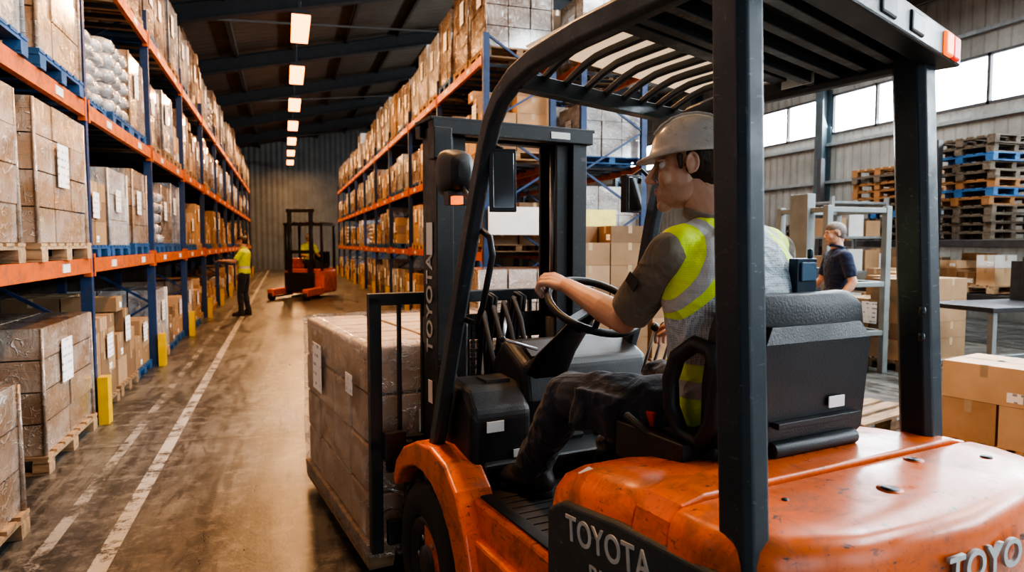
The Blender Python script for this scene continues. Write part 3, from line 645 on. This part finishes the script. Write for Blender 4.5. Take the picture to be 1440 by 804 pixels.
mb.beam(FLp,FRp,.045,.05); mb.beam(lerp(FLp,RLp,.52)+V((0,0,.03)),lerp(FRp,RRp,.52)+V((0,0,.03)),.05,.035)
for i in range(1,9):
    u=i/9; a=lerp(FLp,FRp,u); b_=lerp(RLp,RRp,u); pts=[]
    for k in range(9):
        q=k/8*.54; p=lerp(a,b_,q); p.z=2.085+.055*math.sin(min(1,q/.25)*math.pi/2); pts.append(p)
    mb.sweep(pts,.016,.024)
P=[lerp(FLp,RLp,.54),lerp(FRp,RRp,.54),RRp,RLp]
mb.loft([[V((p.x,p.y,2.125)) for p in P],[V((p.x,p.y,2.14)) for p in P]],0,False)
for i in range(1,5): mb.beam(lerp(P[0],P[3],i/5),lerp(P[1],P[2],i/5),.03,.03)
fo(mb,'overhead_guard_roof',GUARD,.004)
mb=MB(); Q=[lerp(FLp,RLp,.06),lerp(FRp,RRp,.06),lerp(FRp,RRp,.53),lerp(FLp,RLp,.53)]
mb.loft([[V((p.x,p.y,2.158)) for p in Q],[V((p.x,p.y,2.163)) for p in Q]],0,False); fo(mb,'rain_cover',CREAM)
ax=(RRp-RLp).normalized(); pf=Matrix(((ax.x,-ax.y,0),(ax.y,ax.x,0),(0,0,1)))
mb=MB(); mb.box((RLp+RRp)/2+V((0,-.03,-.005)),(1.10,.07,.075),0,pf)
for u in(.055,.955): mb.box(lerp(RLp,RRp,u)+V((0,-.037,-.005)),(.060,.075,.060),1,pf)
for u in(-.01,1.02): mb.box(lerp(RLp,RRp,u)+V((0,-.037,-.005)),(.055,.075,.060),2,pf)
for u in(.3,.5,.7): mb.box(lerp(RLp,RRp,u)+V((0,-.035,-.005)),(.09,.073,.05),3,pf)
fo(mb,'rear_light_bar',[BLACKP,AMBER,RED,DSTEEL],.006)
mb=MB(); mb.box((1.772,1.50,2.10),(.004,.12,.03)); fo(mb,'guard_label',WHITE)
mb=MB(); M_=Matrix.Rotation(math.radians(-20),3,'Z')@Matrix.Rotation(-.10,3,'X')
mb.box((.985,1.965,1.80),(.085,.022,.20),0,M_); mb.box((.982,1.952,1.80),(.066,.006,.176),1,M_); mb.tube([(.95,2.03,1.9),(.965,2.0,1.92),(.985,1.97,1.9)],.008)
M2=Matrix.Rotation(math.radians(14),3,'Z'); mb.box((1.72,2.26,1.80),(.10,.03,.15),0,M2); mb.box((1.723,2.242,1.80),(.08,.006,.13),1,M2); mb.tube([(1.80,2.22,1.85),(1.76,2.25,1.9),(1.72,2.26,1.87)],.008)
fo(mb,'mirrors',[BLACKP,CHROME],.010,3)
mb=MB(); mb.loft([[V((.99,s_,1.86))+V((math.copysign(abs(math.cos(q))**.6,math.cos(q))*r*.95,0,math.copysign(abs(math.sin(q))**.6,math.sin(q))*r*1.3)) for q in [2*math.pi*i/20 for i in range(20)]] for s_,r in((2.28,.025),(2.30,.05),(2.36,.066),(2.40,.068),(2.41,.055))],0,True)
mb.tube([(.95,2.12,1.70),(.97,2.2,1.76),(.99,2.3,1.80)],.01); mb.box((.965,2.30,1.755),(.035,.05,.03),1); mb.bb(.94,1.04,2.31,2.36,1.74,1.79,0)
fo(mb,'work_lamps',[BLACKP,AMBER],.003)
mb=MB(); mb.tube([(.965,2.13,1.66),(.985,2.06,1.62),(.99,2.05,1.56),(.99,2.13,1.38),(.985,2.17,1.32),(.965,2.245,1.33)],.011,10); fo(mb,'grab_handle',BLACKP)
mb=MB(); mb.prism([(2.22,.70),(2.54,.72),(2.54,1.0),(2.46,1.08),(2.30,1.07),(2.22,.98)],'x',.985,1.24); fo(mb,'dash_pod_left',BLACKP,.03,4)
mb=MB(); mb.prism([(2.30,.70),(2.54,.72),(2.54,1.12),(2.44,1.22),(2.27,1.14),(2.24,1.0)],'x',1.22,1.82); fo(mb,'dash_console',BLACKP,.03,4)
mb=MB(); mb.loft([[V((1.33,0,0))+V((x*w,s_,z_)) +V((0,y*h*.87,-y*h*.49)) for x,y in ((-1,-.6),(-.6,-1),(.6,-1),(1,-.6),(1,.6),(.6,1),(-.6,1),(-1,.6))] for s_,z_,w,h in ((2.36,1.02,.10,.11),(2.24,1.16,.085,.09),(2.10,1.27,.06,.065),(2.03,1.33,.045,.05))],0,True)
mb.cyl((1.33,2.05,1.30),(1.33,1.965,1.372),.028); fo(mb,'steering_column',BLACKP,.006)
mb=MB(); mb.box((1.36,2.33,1.185),(.18,.10,.01),0,Matrix.Rotation(.5,3,'X')); mb.box((1.08,2.215,.93),(.07,.004,.04),1); mb.box((1.18,2.215,.82),(.05,.004,.03),1); mb.box((1.14,2.36,1.076),(.10,.09,.012),0); fo(mb,'dash_panels',[DSTEEL,WHITE])
WC=V((1.33,1.95,1.386)); ex=V((1,0,0)); ey=V((0,.875,.485)); wn=V((0,-.485,.875))
mb=MB(); mb.ring(WC,ex,ey,.165,.0135,48); mb.cyl(WC-wn*.03,WC+wn*.012,.042,.036,20)
for a in(90,210,330):
    a=math.radians(a); d=ex*math.cos(a)+ey*math.sin(a); mb.beam(WC+d*.03-wn*.005,WC+d*.16,.028,.012,0,wn)
mb.cyl(WC+(ex*-.5+ey*-.86)*.160+wn*.01,WC+(ex*-.5+ey*-.86)*.160+wn*.05,.010,n=10); mb.sph(WC+(ex*-.5+ey*-.86)*.160+wn*.06,.02)
fo(mb,'steering_wheel',BLACKP)
mb=MB()
for i in range(4): mb.cyl((1.66+i*.045,2.10,1.10),(1.66+i*.045,2.03,1.27),.006,n=8,mi=1); mb.sph((1.66+i*.045,2.028,1.285),.017)
mb.cyl((1.20,2.12,1.22),(1.05,2.10,1.27),.006,n=8,mi=1); mb.sph((1.05,2.10,1.27),.013)
fo(mb,'control_levers',[BLACKP,STEEL])
mb=MB(); mb.loft([[V((1.44,s_,z_))+V((x*w,0,y*h)) for x,y in ((-1,-.5),(-.85,-1),(.85,-1),(1,-.5),(1,.3),(.8,1),(.45,.7),(-.45,.7),(-.8,1),(-1,.3))] for s_,z_,w,h in((1.24,1.075,.235,.045),(1.30,1.075,.25,.06),(1.50,1.072,.255,.062),(1.66,1.078,.25,.06),(1.72,1.07,.235,.045))],0,True)
fo(mb,'seat_cushion',VINYL,.01)
mb=MB(); mb.bb(1.22,1.66,1.22,1.66,1.0,1.06); mb.bb(1.14,1.26,1.28,1.56,1.0,1.10); mb.cyl((1.15,1.42,1.09),(1.13,1.50,1.13),.012,n=10); fo(mb,'seat_base',BLACKP,.02,3)
mb=MB(); rings=[]
for z_,s_,w,d in((1.06,1.235,.215,.035),(1.10,1.23,.245,.05),(1.25,1.215,.255,.052),(1.38,1.20,.250,.05),(1.44,1.193,.235,.045),(1.475,1.19,.19,.03)):
    rings.append([V((1.45+x*w,s_+y*d+ (abs(x)**3)*.035,z_)) for x,y in ((-1,-.4),(-.9,-.9),(-.4,-1),(.4,-1),(.9,-.9),(1,-.4),(1,.6),(.85,1),(.4,.8),(-.4,.8),(-.85,1),(-1,.6))])
mb.loft(rings,0,True); fo(mb,'seat_backrest',VINYL,.008)
mb=MB(); mb.loft([[V((1.45+x*w,s_,z_)) for x in(-1,1) for s_ in ((sa,sb) if x<0 else (sb,sa))] for z_,w,sa,sb in((1.09,.16,1.165,1.20),(1.12,.19,1.155,1.2),(1.36,.19,1.135,1.18),(1.40,.16,1.145,1.18))],0,False)
mb.bb(1.30,1.60,1.128,1.15,1.155,1.17); mb.cyl((1.30,1.15,1.10),(1.60,1.15,1.10),.02,n=12)
mb.box((1.52,1.141,1.20),(.06,.004,.03),1); fo(mb,'seat_back_shell',[BLACKP,WHITE],.012,3)
mb=MB(); mb.tube([(1.185,1.27,1.10),(1.175,1.33,1.12),(1.17,1.36,1.18),(1.17,1.365,1.25),(1.175,1.345,1.31),(1.185,1.29,1.35),(1.19,1.24,1.34),(1.19,1.215,1.28),(1.185,1.23,1.16)],.022,12,0,True); mb.tube([(1.71,1.25,1.10),(1.72,1.36,1.12),(1.73,1.40,1.19),(1.73,1.39,1.27),(1.72,1.32,1.33),(1.71,1.24,1.31)],.024,12,0)
fo(mb,'hip_guards',VINYL)
mb=MB(); mb.bb(1.49,1.565,1.245,1.275,1.44,1.56,0); mb.bb(1.50,1.555,1.238,1.246,1.50,1.55,1); mb.cyl((1.555,1.26,1.56),(1.555,1.26,1.585),.008,n=8); fo(mb,'handheld_radio',[paint('radio_blue',(.012,.03,.055),.35),paint('radio_face',(.08,.15,.22),.3)],.006)
mb=MB(); mb.bb(1.185,1.20,1.45,1.50,1.09,1.14,0); fo(mb,'seatbelt_buckle',paint('red_buckle',(.6,.04,.02),.4),.004)
mb=MB()
def chan(t,sd,s0,s1,z0,z1,wb=.07):
    mb.bb(t-.008,t+.008,s0,s1,z0,z1)
    for s_ in(s0,s1-.018): mb.bb(min(t,t+sd*wb),max(t,t+sd*wb),s_,s_+.018,z0,z1)
chan(1.06,1,2.72,2.89,.12,2.10); chan(1.80,-1,2.72,2.89,.12,2.10)
chan(1.145,1,2.75,2.92,.12,2.06,.055); chan(1.715,-1,2.75,2.92,.12,2.06,.055)
mb.bb(1.03,1.83,2.70,2.76,2.06,2.12); mb.bb(1.03,1.83,2.86,2.92,2.06,2.115); mb.bb(1.06,1.80,2.90,2.93,1.15,1.27); mb.bb(1.02,1.84,2.70,2.73,.30,.50); mb.bb(1.02,1.10,2.66,2.74,1.95,2.08)
mb.bb(1.02,1.84,2.70,2.90,2.115,2.13)
fo(mb,'mast_rails',MASTM,.004)
mb=MB()
for t in(1.19,1.67): mb.cyl((t,2.80,.2),(t,2.80,1.25),.035,n=20); mb.cyl((t,2.80,1.25),(t,2.80,2.05),.016,n=16,mi=1)
mb.cyl((1.43,2.86,.15),(1.43,2.86,1.1),.05,n=20); mb.cyl((1.43,2.86,1.1),(1.43,2.86,1.25),.028,n=16,mi=1)
for t in(1.30,1.33,1.53,1.56):
    for k in range(46): mb.bb(t-.007-.003*(k%2),t+.007+.003*(k%2),2.895,2.915,.35+k*.02,.367+k*.02,2)
for t in(1.35,1.37,1.50,1.52): mb.tube([(t,2.82,1.28),(t,2.80,1.35),(t,2.86,1.37),(t,2.88,1.1),(t,2.84,.8),(t,2.75,.7)],.010,8,3)
for i in range(4): mb.tube([(1.25+i*.05,2.5,.95),(1.24+i*.05,2.60,1.18+i*.03),(1.26+i*.05,2.70,1.30+i*.02),(1.28+i*.04,2.80,1.0)],.012,8,3)
for t in(1.10,1.76): mb.tube([(t,2.45,.8),(t,2.62,.95),(t,2.72,1.05)],.03,12,0)
fo(mb,'lift_cylinders_and_chains',[MASTM,STEEL,DSTEEL,RUBBER])
text('TOYOTA','mast_lettering',F,OFF,(1.049,2.775,1.12),(0,0,1),(0,1,0),.10,LETTER,.0015,.0015)
mb=MB(); mb.box((1.048,2.80,1.62),(.003,.07,.14)); mb.box((1.048,2.80,.95),(.003,.05,.10)); mb.box((1.65,2.698,2.09),(.10,.003,.03)); fo(mb,'mast_stickers',WHITE)
mb=MB(); mb.bb(.90,1.96,2.955,2.995,.22,.33); mb.bb(.90,1.96,2.955,2.995,.56,.67)
mb.bb(.83,.885,2.98,3.03,.18,1.36); mb.bb(1.975,2.03,2.98,3.03,.18,1.36); mb.bb(.83,2.03,2.98,3.03,1.32,1.375); mb.bb(.83,2.03,2.98,3.03,.66,.71)
for i in range(1,10): t=.86+i*1.14/10; mb.bb(t-.009,t+.009,2.995,3.02,.70,1.33)
for t in(.98,1.40): mb.bb(t-.0,t+.035,2.93,2.98,.2,.7)
for t in(1.12,1.62): mb.bb(t,t+.12,3.03,3.075,.115,.66); mb.bb(t,t+.12,3.03,4.15,.10,.145)
mb.bb(.88,.98,2.93,2.97,.62,.75); mb.bb(1.1,1.2,2.86,2.97,.2,.7); mb.bb(1.66,1.76,2.86,2.97,.2,.7)
fo(mb,'fork_carriage',MASTM,.005)
# carried load
LDc=(1.45,3.86); LD=empty('wrapped_pallet_load',fl(*LDc),FR)
mb=MB(); pallet(mb,1.22,1.50,0,.12,0); mb.v=[(y,x,z) for x,y,z in mb.v]
mb.obj('pallet',WOOD,LD,(0,0,.05)); 
CL=paint('wrapped_carton_board',(.45,.32,.21),.6,var=.25,scale=2,bmp=.05,bs=30)
CLT=paint('brown_carton_tape',(.33,.21,.12),.3,bmp=0)
mb=MB(); nz=4; W2,D2=1.20,1.48
for k in range(nz):
    for i in range(3):
        for j_ in range(4):
            z0=.175+k*.237; x0=-W2/2+i*W2/3; y0=-D2/2+j_*D2/4; a,b_=U(0,.012),U(0,.012)
            mb.bb(x0+.007+a,x0+W2/3-.007-b_,y0+.007,y0+D2/4-.008-U(0,.004),z0,z0+.227,0)
            if k==nz-1: mb.bb(x0+.02,x0+W2/3-.02,y0+D2/8-.025,y0+D2/8+.025,z0+.2,z0+.2285,1)
mb.obj('cartons',[CL,CLT],LD,(0,0,0),bevel=.009)
mb=MB(); mb.bb(-W2/2-.022,-W2/2-.019,.17,.40,.72,1.0); mb.bb(-W2/2-.022,-W2/2-.019,-.55,-.42,.85,.95); mb.bb(-.35,-.1,-D2/2-.024,-D2/2-.021,.6,.8); mb.bb(-.05,.2,-D2/2-.024,-D2/2-.021,.9,1.05); mb.obj('shipping_label',LABEL,LD)
m,nt,b=new_mat('stretch_film'); k1,n1=crease(nt,coords(nt,'Object',(1,1,1.6)),3.0,.022,1.8,3); k2,n2=crease(nt,coords(nt,'Object',(2,2,1)),5,.014,1.5,3)
hz=ramp(nt,n1,.35,.7,.08,.34); f=mth(nt,'ADD',hz,mth(nt,'ADD',mth(nt,'MULTIPLY',k1,.42),mth(nt,'MULTIPLY',k2,.36)),clamp=True)
b.inputs['Base Color'].default_value=(.90,.88,.85,1); b.inputs['Roughness'].default_value=.08; nt.links.new(f,b.inputs['Alpha']); b.inputs['Coat Weight'].default_value=1; b.inputs['Coat Roughness'].default_value=.04
bump(nt,b,mth(nt,'ADD',mth(nt,'ADD',k1,k2),mth(nt,'ADD',n1,n2)),.9,.025); FILM=m
mb=MB(); n=14
def filmring(z,e):
    P=[]
    for a,b_ in(((-1,-1),(1,-1)),((1,-1),(1,1)),((1,1),(-1,1)),((-1,1),(-1,-1))):
        for q in range(n): 
            u=q/n; x=a[0]+(b_[0]-a[0])*u; y=a[1]+(b_[1]-a[1])*u; P.append(V((x*(W2/2+e+U(0,.007)),y*(D2/2+e+U(0,.007)),z+U(-.004,.004))))
    return P
mb.loft([filmring(z,.008) for z in(.10,.2,.35,.5,.65,.8,.95,1.08,1.12)]+[filmring(1.135,-.03),filmring(1.13,-.14)],0,True,False); mb.obj('stretch_film',FILM,LD)
# ------------------------------------------------------------------ driver
DC=(1.42,1.45); D=empty('forklift_driver',fl(*DC),FR); DOFF=(-DC[0],-DC[1],0)
Rr=V((-.707,.619,.343)); T=V((.707,.619,.343)); GP=WC+(ex*-.7071+ey*.7071)*.165
def grip(mb,W):
    for o_,q in ((.033,1.0),(.011,1.06),(-.011,1.02),(-.033,.9)):
        B=GP+T*o_; K=B+wn*.037*q+Rr*.006
        mb.limb([(W+T*o_*.5+V((0,.008,0)),.0165),(lerp(W+T*o_*.6,K,.6),.0145),(K,.0118)])
        mb.limb([(K,.0112),(B+wn*.024*q+Rr*.037*q,.0096),(B-wn*.006+Rr*.041*q,.009),(B-wn*.026*q+Rr*.014,.0084)])
    b=lerp(W,GP+wn*.03,.35)+T*.022
    mb.limb([(b,.016),(GP+T*.046+wn*.020-Rr*.030,.012),(GP+T*.052-wn*.002-Rr*.022,.010),(GP+T*.050-wn*.02-Rr*.006,.009)])
PM=Matrix.Rotation(.10,3,'X')@Matrix.Rotation(.33,3,'Z')
DJ=dict(secs=[(V((1.41,1.40,1.09)),.165,.115),(V((1.41,1.40,1.15)),.180,.128),(V((1.41,1.39,1.24)),.172,.122),(V((1.408,1.388,1.34)),.176,.120),(V((1.405,1.39,1.45)),.190,.124),(V((1.405,1.40,1.54)),.188,.115),(V((1.40,1.412,1.60)),.145,.095),(V((1.395,1.435,1.66)),.085,.072)],
 shL=(1.222,1.430,1.565),elL=(1.215,1.63,1.375),wrL=(1.228,1.962,1.455),handL=grip,
 shR=(1.59,1.42,1.565),elR=(1.68,1.62,1.36),wrR=(1.70,1.90,1.30),handR=((0,1,-.1),(0,-.1,-1),(-1,0,0),.55),
 hipL=(1.315,1.42,1.115),knL=(1.168,1.85,1.115),anL=(1.18,2.11,.81),heelL=(1.215,2.03,.704),toeL=(1.10,2.27,.704),
 hipR=(1.51,1.42,1.115),knR=(1.56,1.86,1.115),anR=(1.53,2.11,.81),heelR=(1.53,2.04,.704),toeR=(1.55,2.29,.704),
 neck=(1.392,1.455,1.672),head=(1.362,1.515,1.822),fwd=(-.66,.75,-.05),hs=1.07,pockets=[((1.140,1.66,1.10),(.03,.17,.13),PM)])
DJ['vest']=[(V((1.41,1.40,1.12)),.182,.130)]+DJ['secs'][1:6]+[(V((1.402,1.41,1.60)),.150,.098),(V((1.398,1.42,1.64)),.095,.075)]
person(D,DOFF,DJ,.0062,KHAKI,NAVY,VEST,HAIR,True,.017,sleeve=.84,bag=1.12)
mb=MB(); mb.box((1.150,1.505,1.495),(.004,.05,.035),0,Matrix.Rotation(.7,3,'X')); mb.obj('sleeve_patch',BLACKP,D,DOFF,bevel=.002)
# ------------------------------------------------------------------ background people
standing('warehouse_worker',(-.85,16.2,0),math.radians(75),dict(elL=(-.24,.12,1.20),wrL=(-.20,.38,1.22),handL=((0,1,.05),(0,0,-1),(1,0,0),.3),elR=(.23,.02,1.13),wrR=(.22,.16,.92),handR=((0,.4,-1),(-1,0,0),(0,1,0),.35)),.04,hat=False)
standing('walking_man',(5.72,5.95,0),math.radians(70),dict(elL=(-.25,-.06,1.14),wrL=(-.25,.10,.93),handL=((0,.4,-1),(1,0,0),(0,1,0),.35),elR=(.24,.05,1.14),wrR=(.22,.24,1.0),handR=((0,.6,-.7),(-1,0,0),(0,1,.3),.35)),.22,vest=None,shirt=NAVYS,hat=False,hair=GHAIR,scale=1.04)
def reach():
    e=empty('reach_truck',(.70,21.4,0),math.radians(155))
    mb=MB(); mb.loft([[V((x,y,z)) for x,y in ((-.6-i_,-.7),(.6+i_,-.7),(.62+i_,-.2),(.6+i_,.35),(-.6-i_,.35),(-.62-i_,-.2))] for z,i_ in((.12,-.04),(.2,0),(.75,0),(.85,-.04))],0,False); mb.bb(-.6,-.42,.35,1.5,.1,.32); mb.bb(.42,.6,.35,1.5,.1,.32); mb.bb(.15,.6,-.68,0,.85,1.15)
    mb.obj('body',ORANGE,e,bevel=.03)
    mb=MB()
    for x,y in((-.55,-.62),(.55,-.62),(-.55,.35),(.55,.35)): mb.bb(x-.035,x+.035,y-.035,y+.035,.8,2.15)
    mb.bb(-.6,.6,-.68,.42,2.13,2.2)
    for i in range(6): mb.bb(-.55+i*.2,-.5+i*.2,-.6,.4,2.2,2.23)
    for x in(-.35,.30): mb.bb(x,x+.08,.48,.62,.1,2.6)
    mb.bb(-.4,.42,.50,.6,2.5,2.6); mb.bb(-.4,.42,.50,.6,1.3,1.4); mb.bb(-.45,.45,.65,.7,.2,.75)
    for x in(-.3,.2): mb.bb(x,x+.1,.7,1.7,.12,.16)
    mb.bb(-.5,.1,-.3,.1,.85,1.0); mb.bb(-.5,.1,-.4,-.3,.9,1.35)
    mb.obj('cab_and_mast',BLACKP,e,bevel=.008)
    mb=MB()
    for x in(-.51,.51): mb.cyl((x-.06,1.4,.13),(x+.06,1.4,.13),.13,n=20)
    mb.cyl((-.1,-.45,.16),(.1,-.45,.16),.16,n=20); mb.obj('wheels',RUBBER,e)
    p=empty('reach_truck_operator',(.70,21.4,0),math.radians(200))
    z0=.12
    secs=[(V((0,0,.90+z0)),.150,.105),(V((0,0,.98+z0)),.160,.110),(V((0,.0,1.08+z0)),.145,.10),(V((0,.0,1.20+z0)),.165,.11),(V((0,-.005,1.32+z0)),.180,.115),(V((0,-.01,1.38+z0)),.180,.105),(V((0,-.01,1.43+z0)),.13,.08),(V((0,-.005,1.47+z0)),.07,.062)]
    J=dict(secs=secs,vest=secs[:7],shL=(-.185,0,1.5),shR=(.185,0,1.5),elL=(-.24,.1,1.25),elR=(.24,.1,1.25),wrL=(-.2,.33,1.22),wrR=(.2,.33,1.22),handL=((0,1,0),(0,0,-1),(1,0,0),.5),handR=((0,1,0),(0,0,-1),(-1,0,0),.5),
     hipL=(-.09,.0,1.05),hipR=(.09,.0,1.05),knL=(-.13,.36,1.02),knR=(.13,.36,1.02),anL=(-.13,.40,.62),anR=(.13,.40,.62),heelL=(-.13,.34,.5),toeL=(-.14,.6,.5),heelR=(.13,.34,.5),toeR=(.14,.6,.5),neck=(0,0,1.6),head=(0,.03,1.76),fwd=(0,1,0))
    person(p,(0,0,0),J,.014,HIVIS,NAVY,HIVIS,HAIR,True,.01)
reach()
# ------------------------------------------------------------------ open area on the right
def cust(kind,w,d,h,pm,x,y,rz=0): return put(load_mesh(w,d,h,kind,pm),kind,x,y,.002,rz)
cust('plain',1.1,1.1,1.9,0,3.75,8.0); cust('plain',1.0,1.1,1.75,0,4.95,8.1); cust('wb',1.0,1.1,1.3,0,2.62,7.95)
cust('plain',1.1,1.2,1.15,0,7.8,7.0,.1); cust('plain',1.2,1.2,.72,0,5.45,3.45,.25); cust('mix',1.1,1.1,1.3,0,9.1,8.3); cust('ww',1.1,1.1,1.5,0,8.2,12.5); cust('wb',1.1,1.1,1.7,0,9.6,13.5); cust('mix',1.1,1.1,1.4,1,6.7,12.2); cust('plain',1.1,1.1,1.6,0,7.2,15.5); cust('plain',1.1,1.1,1.2,0,8.9,11.2)
OPP=paint('orange_pallet_paint',(.24,.11,.035),.7)
def pstack(x,y,n,z=0.0,rz=0,nm='stacked_pallets',wm=None):
    mb=MB()
    for i in range(n):
        q=R(); k=MB(); pallet(k,1.2,1.0,0 if q>.28 else (1 if q>.10 else 2),.135,i*.137); a=U(-.04,.04); dx,dy=U(-.03,.03),U(-.03,.03)
        mb.add([(x_*math.cos(a)-y_*math.sin(a)+dx,x_*math.sin(a)+y_*math.cos(a)+dy,z_) for x_,y_,z_ in k.v],k.f,0); mb.m[-len(k.m):]=k.m
    o=mb.obj(nm,[wm or DWOOD,OPP if not wm else wm,BLUEW if not wm else wm]); o.location=(x,y,z+.002); o.rotation_euler=(0,0,rz); return o
pstack(11.0,8.4,12,1.66); pstack(11.2,10.2,10,1.66); pstack(12.3,13.5,15); pstack(9.2,17.5,16); pstack(10.8,18,12); pstack(12.4,18,14); pstack(6.6,10.2,13); pstack(7.9,10.4,9); pstack(4.70,4.95,1,0,.3,'wooden_pallet',WOOD); pstack(12.5,6.6,12,1.66)
mb=MB()
for x in(10.3,13.2):
    for y in(5.8,8.6,11.2): mb.bb(x-.05,x+.05,y-.05,y+.05,0,3.3)
for z in(.75,1.6):
    for x in(10.3,13.2): mb.bb(x-.03,x+.03,5.8,11.2,z-.06,z+.05)
    for i in range(14): yy=5.9+i*.4; mb.bb(10.3,13.2,yy-.04,yy+.04,z,z+.05)
mb.obj('steel_storage_shelf',DSTEEL)
for i,(x,y) in enumerate(((11,6.6),(11,8.2),(11.1,9.8),(12.4,7.5))): put(load_mesh(1.0,1.0,.70,random.choice(('plain','mix')),0),'plain',x,y,.805)
def bench(x,y):
    mb=MB(); mb.bb(x,x+2,y,y+.8,.90,.95); 
    for a in(x+.06,x+1.94):
        for c_ in(y+.05,y+.75): mb.bb(a-.03,a+.03,c_-.03,c_+.03,0,.90,1)
    mb.bb(x+.06,x+1.94,y+.05,y+.11,.25,.30,1); mb.bb(x+.06,x+1.94,y+.69,y+.75,.25,.30,1)
    mb.bb(x+1.2,x+1.24,y+.4,y+.7,.95,1.4,0); mb.bb(x+.95,x+1.5,y+.36,y+.40,1.12,1.45,0)
    mb.obj('workbench',[DSTEEL,GREYST,CARD],bevel=.005)
bench(6.75,4.95); bench(10.0,4.2)
mb=MB()
for x,y in((6.1,6.5),(6.1,7.3),(7.0,6.5),(7.0,7.3)): mb.bb(x-.04,x+.04,y-.04,y+.04,0,2.05)
for z in(2.0,1.1,.5): 
    for y in(6.5,7.3): mb.bb(6.1,7.0,y-.03,y+.03,z-.03,z+.03)
    for x in(6.1,7.0): mb.bb(x-.03,x+.03,6.5,7.3,z-.03,z+.03)
mb.bb(6.02,6.14,6.75,7.05,0.02,2.2); mb.bb(6.14,6.35,6.8,7.0,1.0,1.3,1); mb.cyl((6.4,6.9,.7),(6.4,6.9,1.2),.12,mi=2); mb.cyl((6.6,6.9,.03),(6.6,6.9,.11),.42,n=32,mi=1)
mb.obj('pallet_wrapping_machine',[paint('machine_grey',(.22,.25,.25),.45),DSTEEL,WHITE],bevel=.006)
mb=MB()
for x in(8.9,10.1):
    for y in(9.4,10.1): mb.bb(x-.03,x+.03,y-.03,y+.03,0,2.4)
for z in(.5,1.1,1.7,2.3): mb.bb(8.9,10.1,9.4,10.1,z-.02,z+.02)
for z in(.52,1.12,1.72):
    for i in range(3): h=U(.2,.4); mb.bb(8.95+i*.38,9.27+i*.38,9.45,9.95,z+.001,z+h,1+i%2)
mb.obj('parts_shelf',[GREYST,CARD,WCARD],bevel=.004)
mb=MB(); mb.bb(2.75,3.75,9.30,9.325,1.72,2.12,0); mb.obj('white_notice_board',WHITE,bevel=.004)
mb=MB(); mb.bb(4.25,4.75,9.30,9.325,1.75,2.1,0); mb.obj('yellow_notice_sign',paint('pale_yellow_sign',(.75,.68,.2),.5),bevel=.004)
# ------------------------------------------------------------------ camera
cam=bpy.data.cameras.new('Camera'); co=bpy.data.objects.new('Camera',cam); bpy.context.scene.collection.objects.link(co)
cam.sensor_width=36; cam.lens=24; co.location=(0,0,1.6); co.rotation_euler=(math.radians(90-3.576),0,math.radians(-18.435))
cam.dof.use_dof=True; cam.dof.focus_distance=2.2; cam.dof.aperture_fstop=4.5; cam.clip_start=.05
bpy.context.scene.camera=co
vs=bpy.context.scene.view_settings; vs.view_transform='AgX'; vs.look='AgX - High Contrast'; vs.exposure=0.12
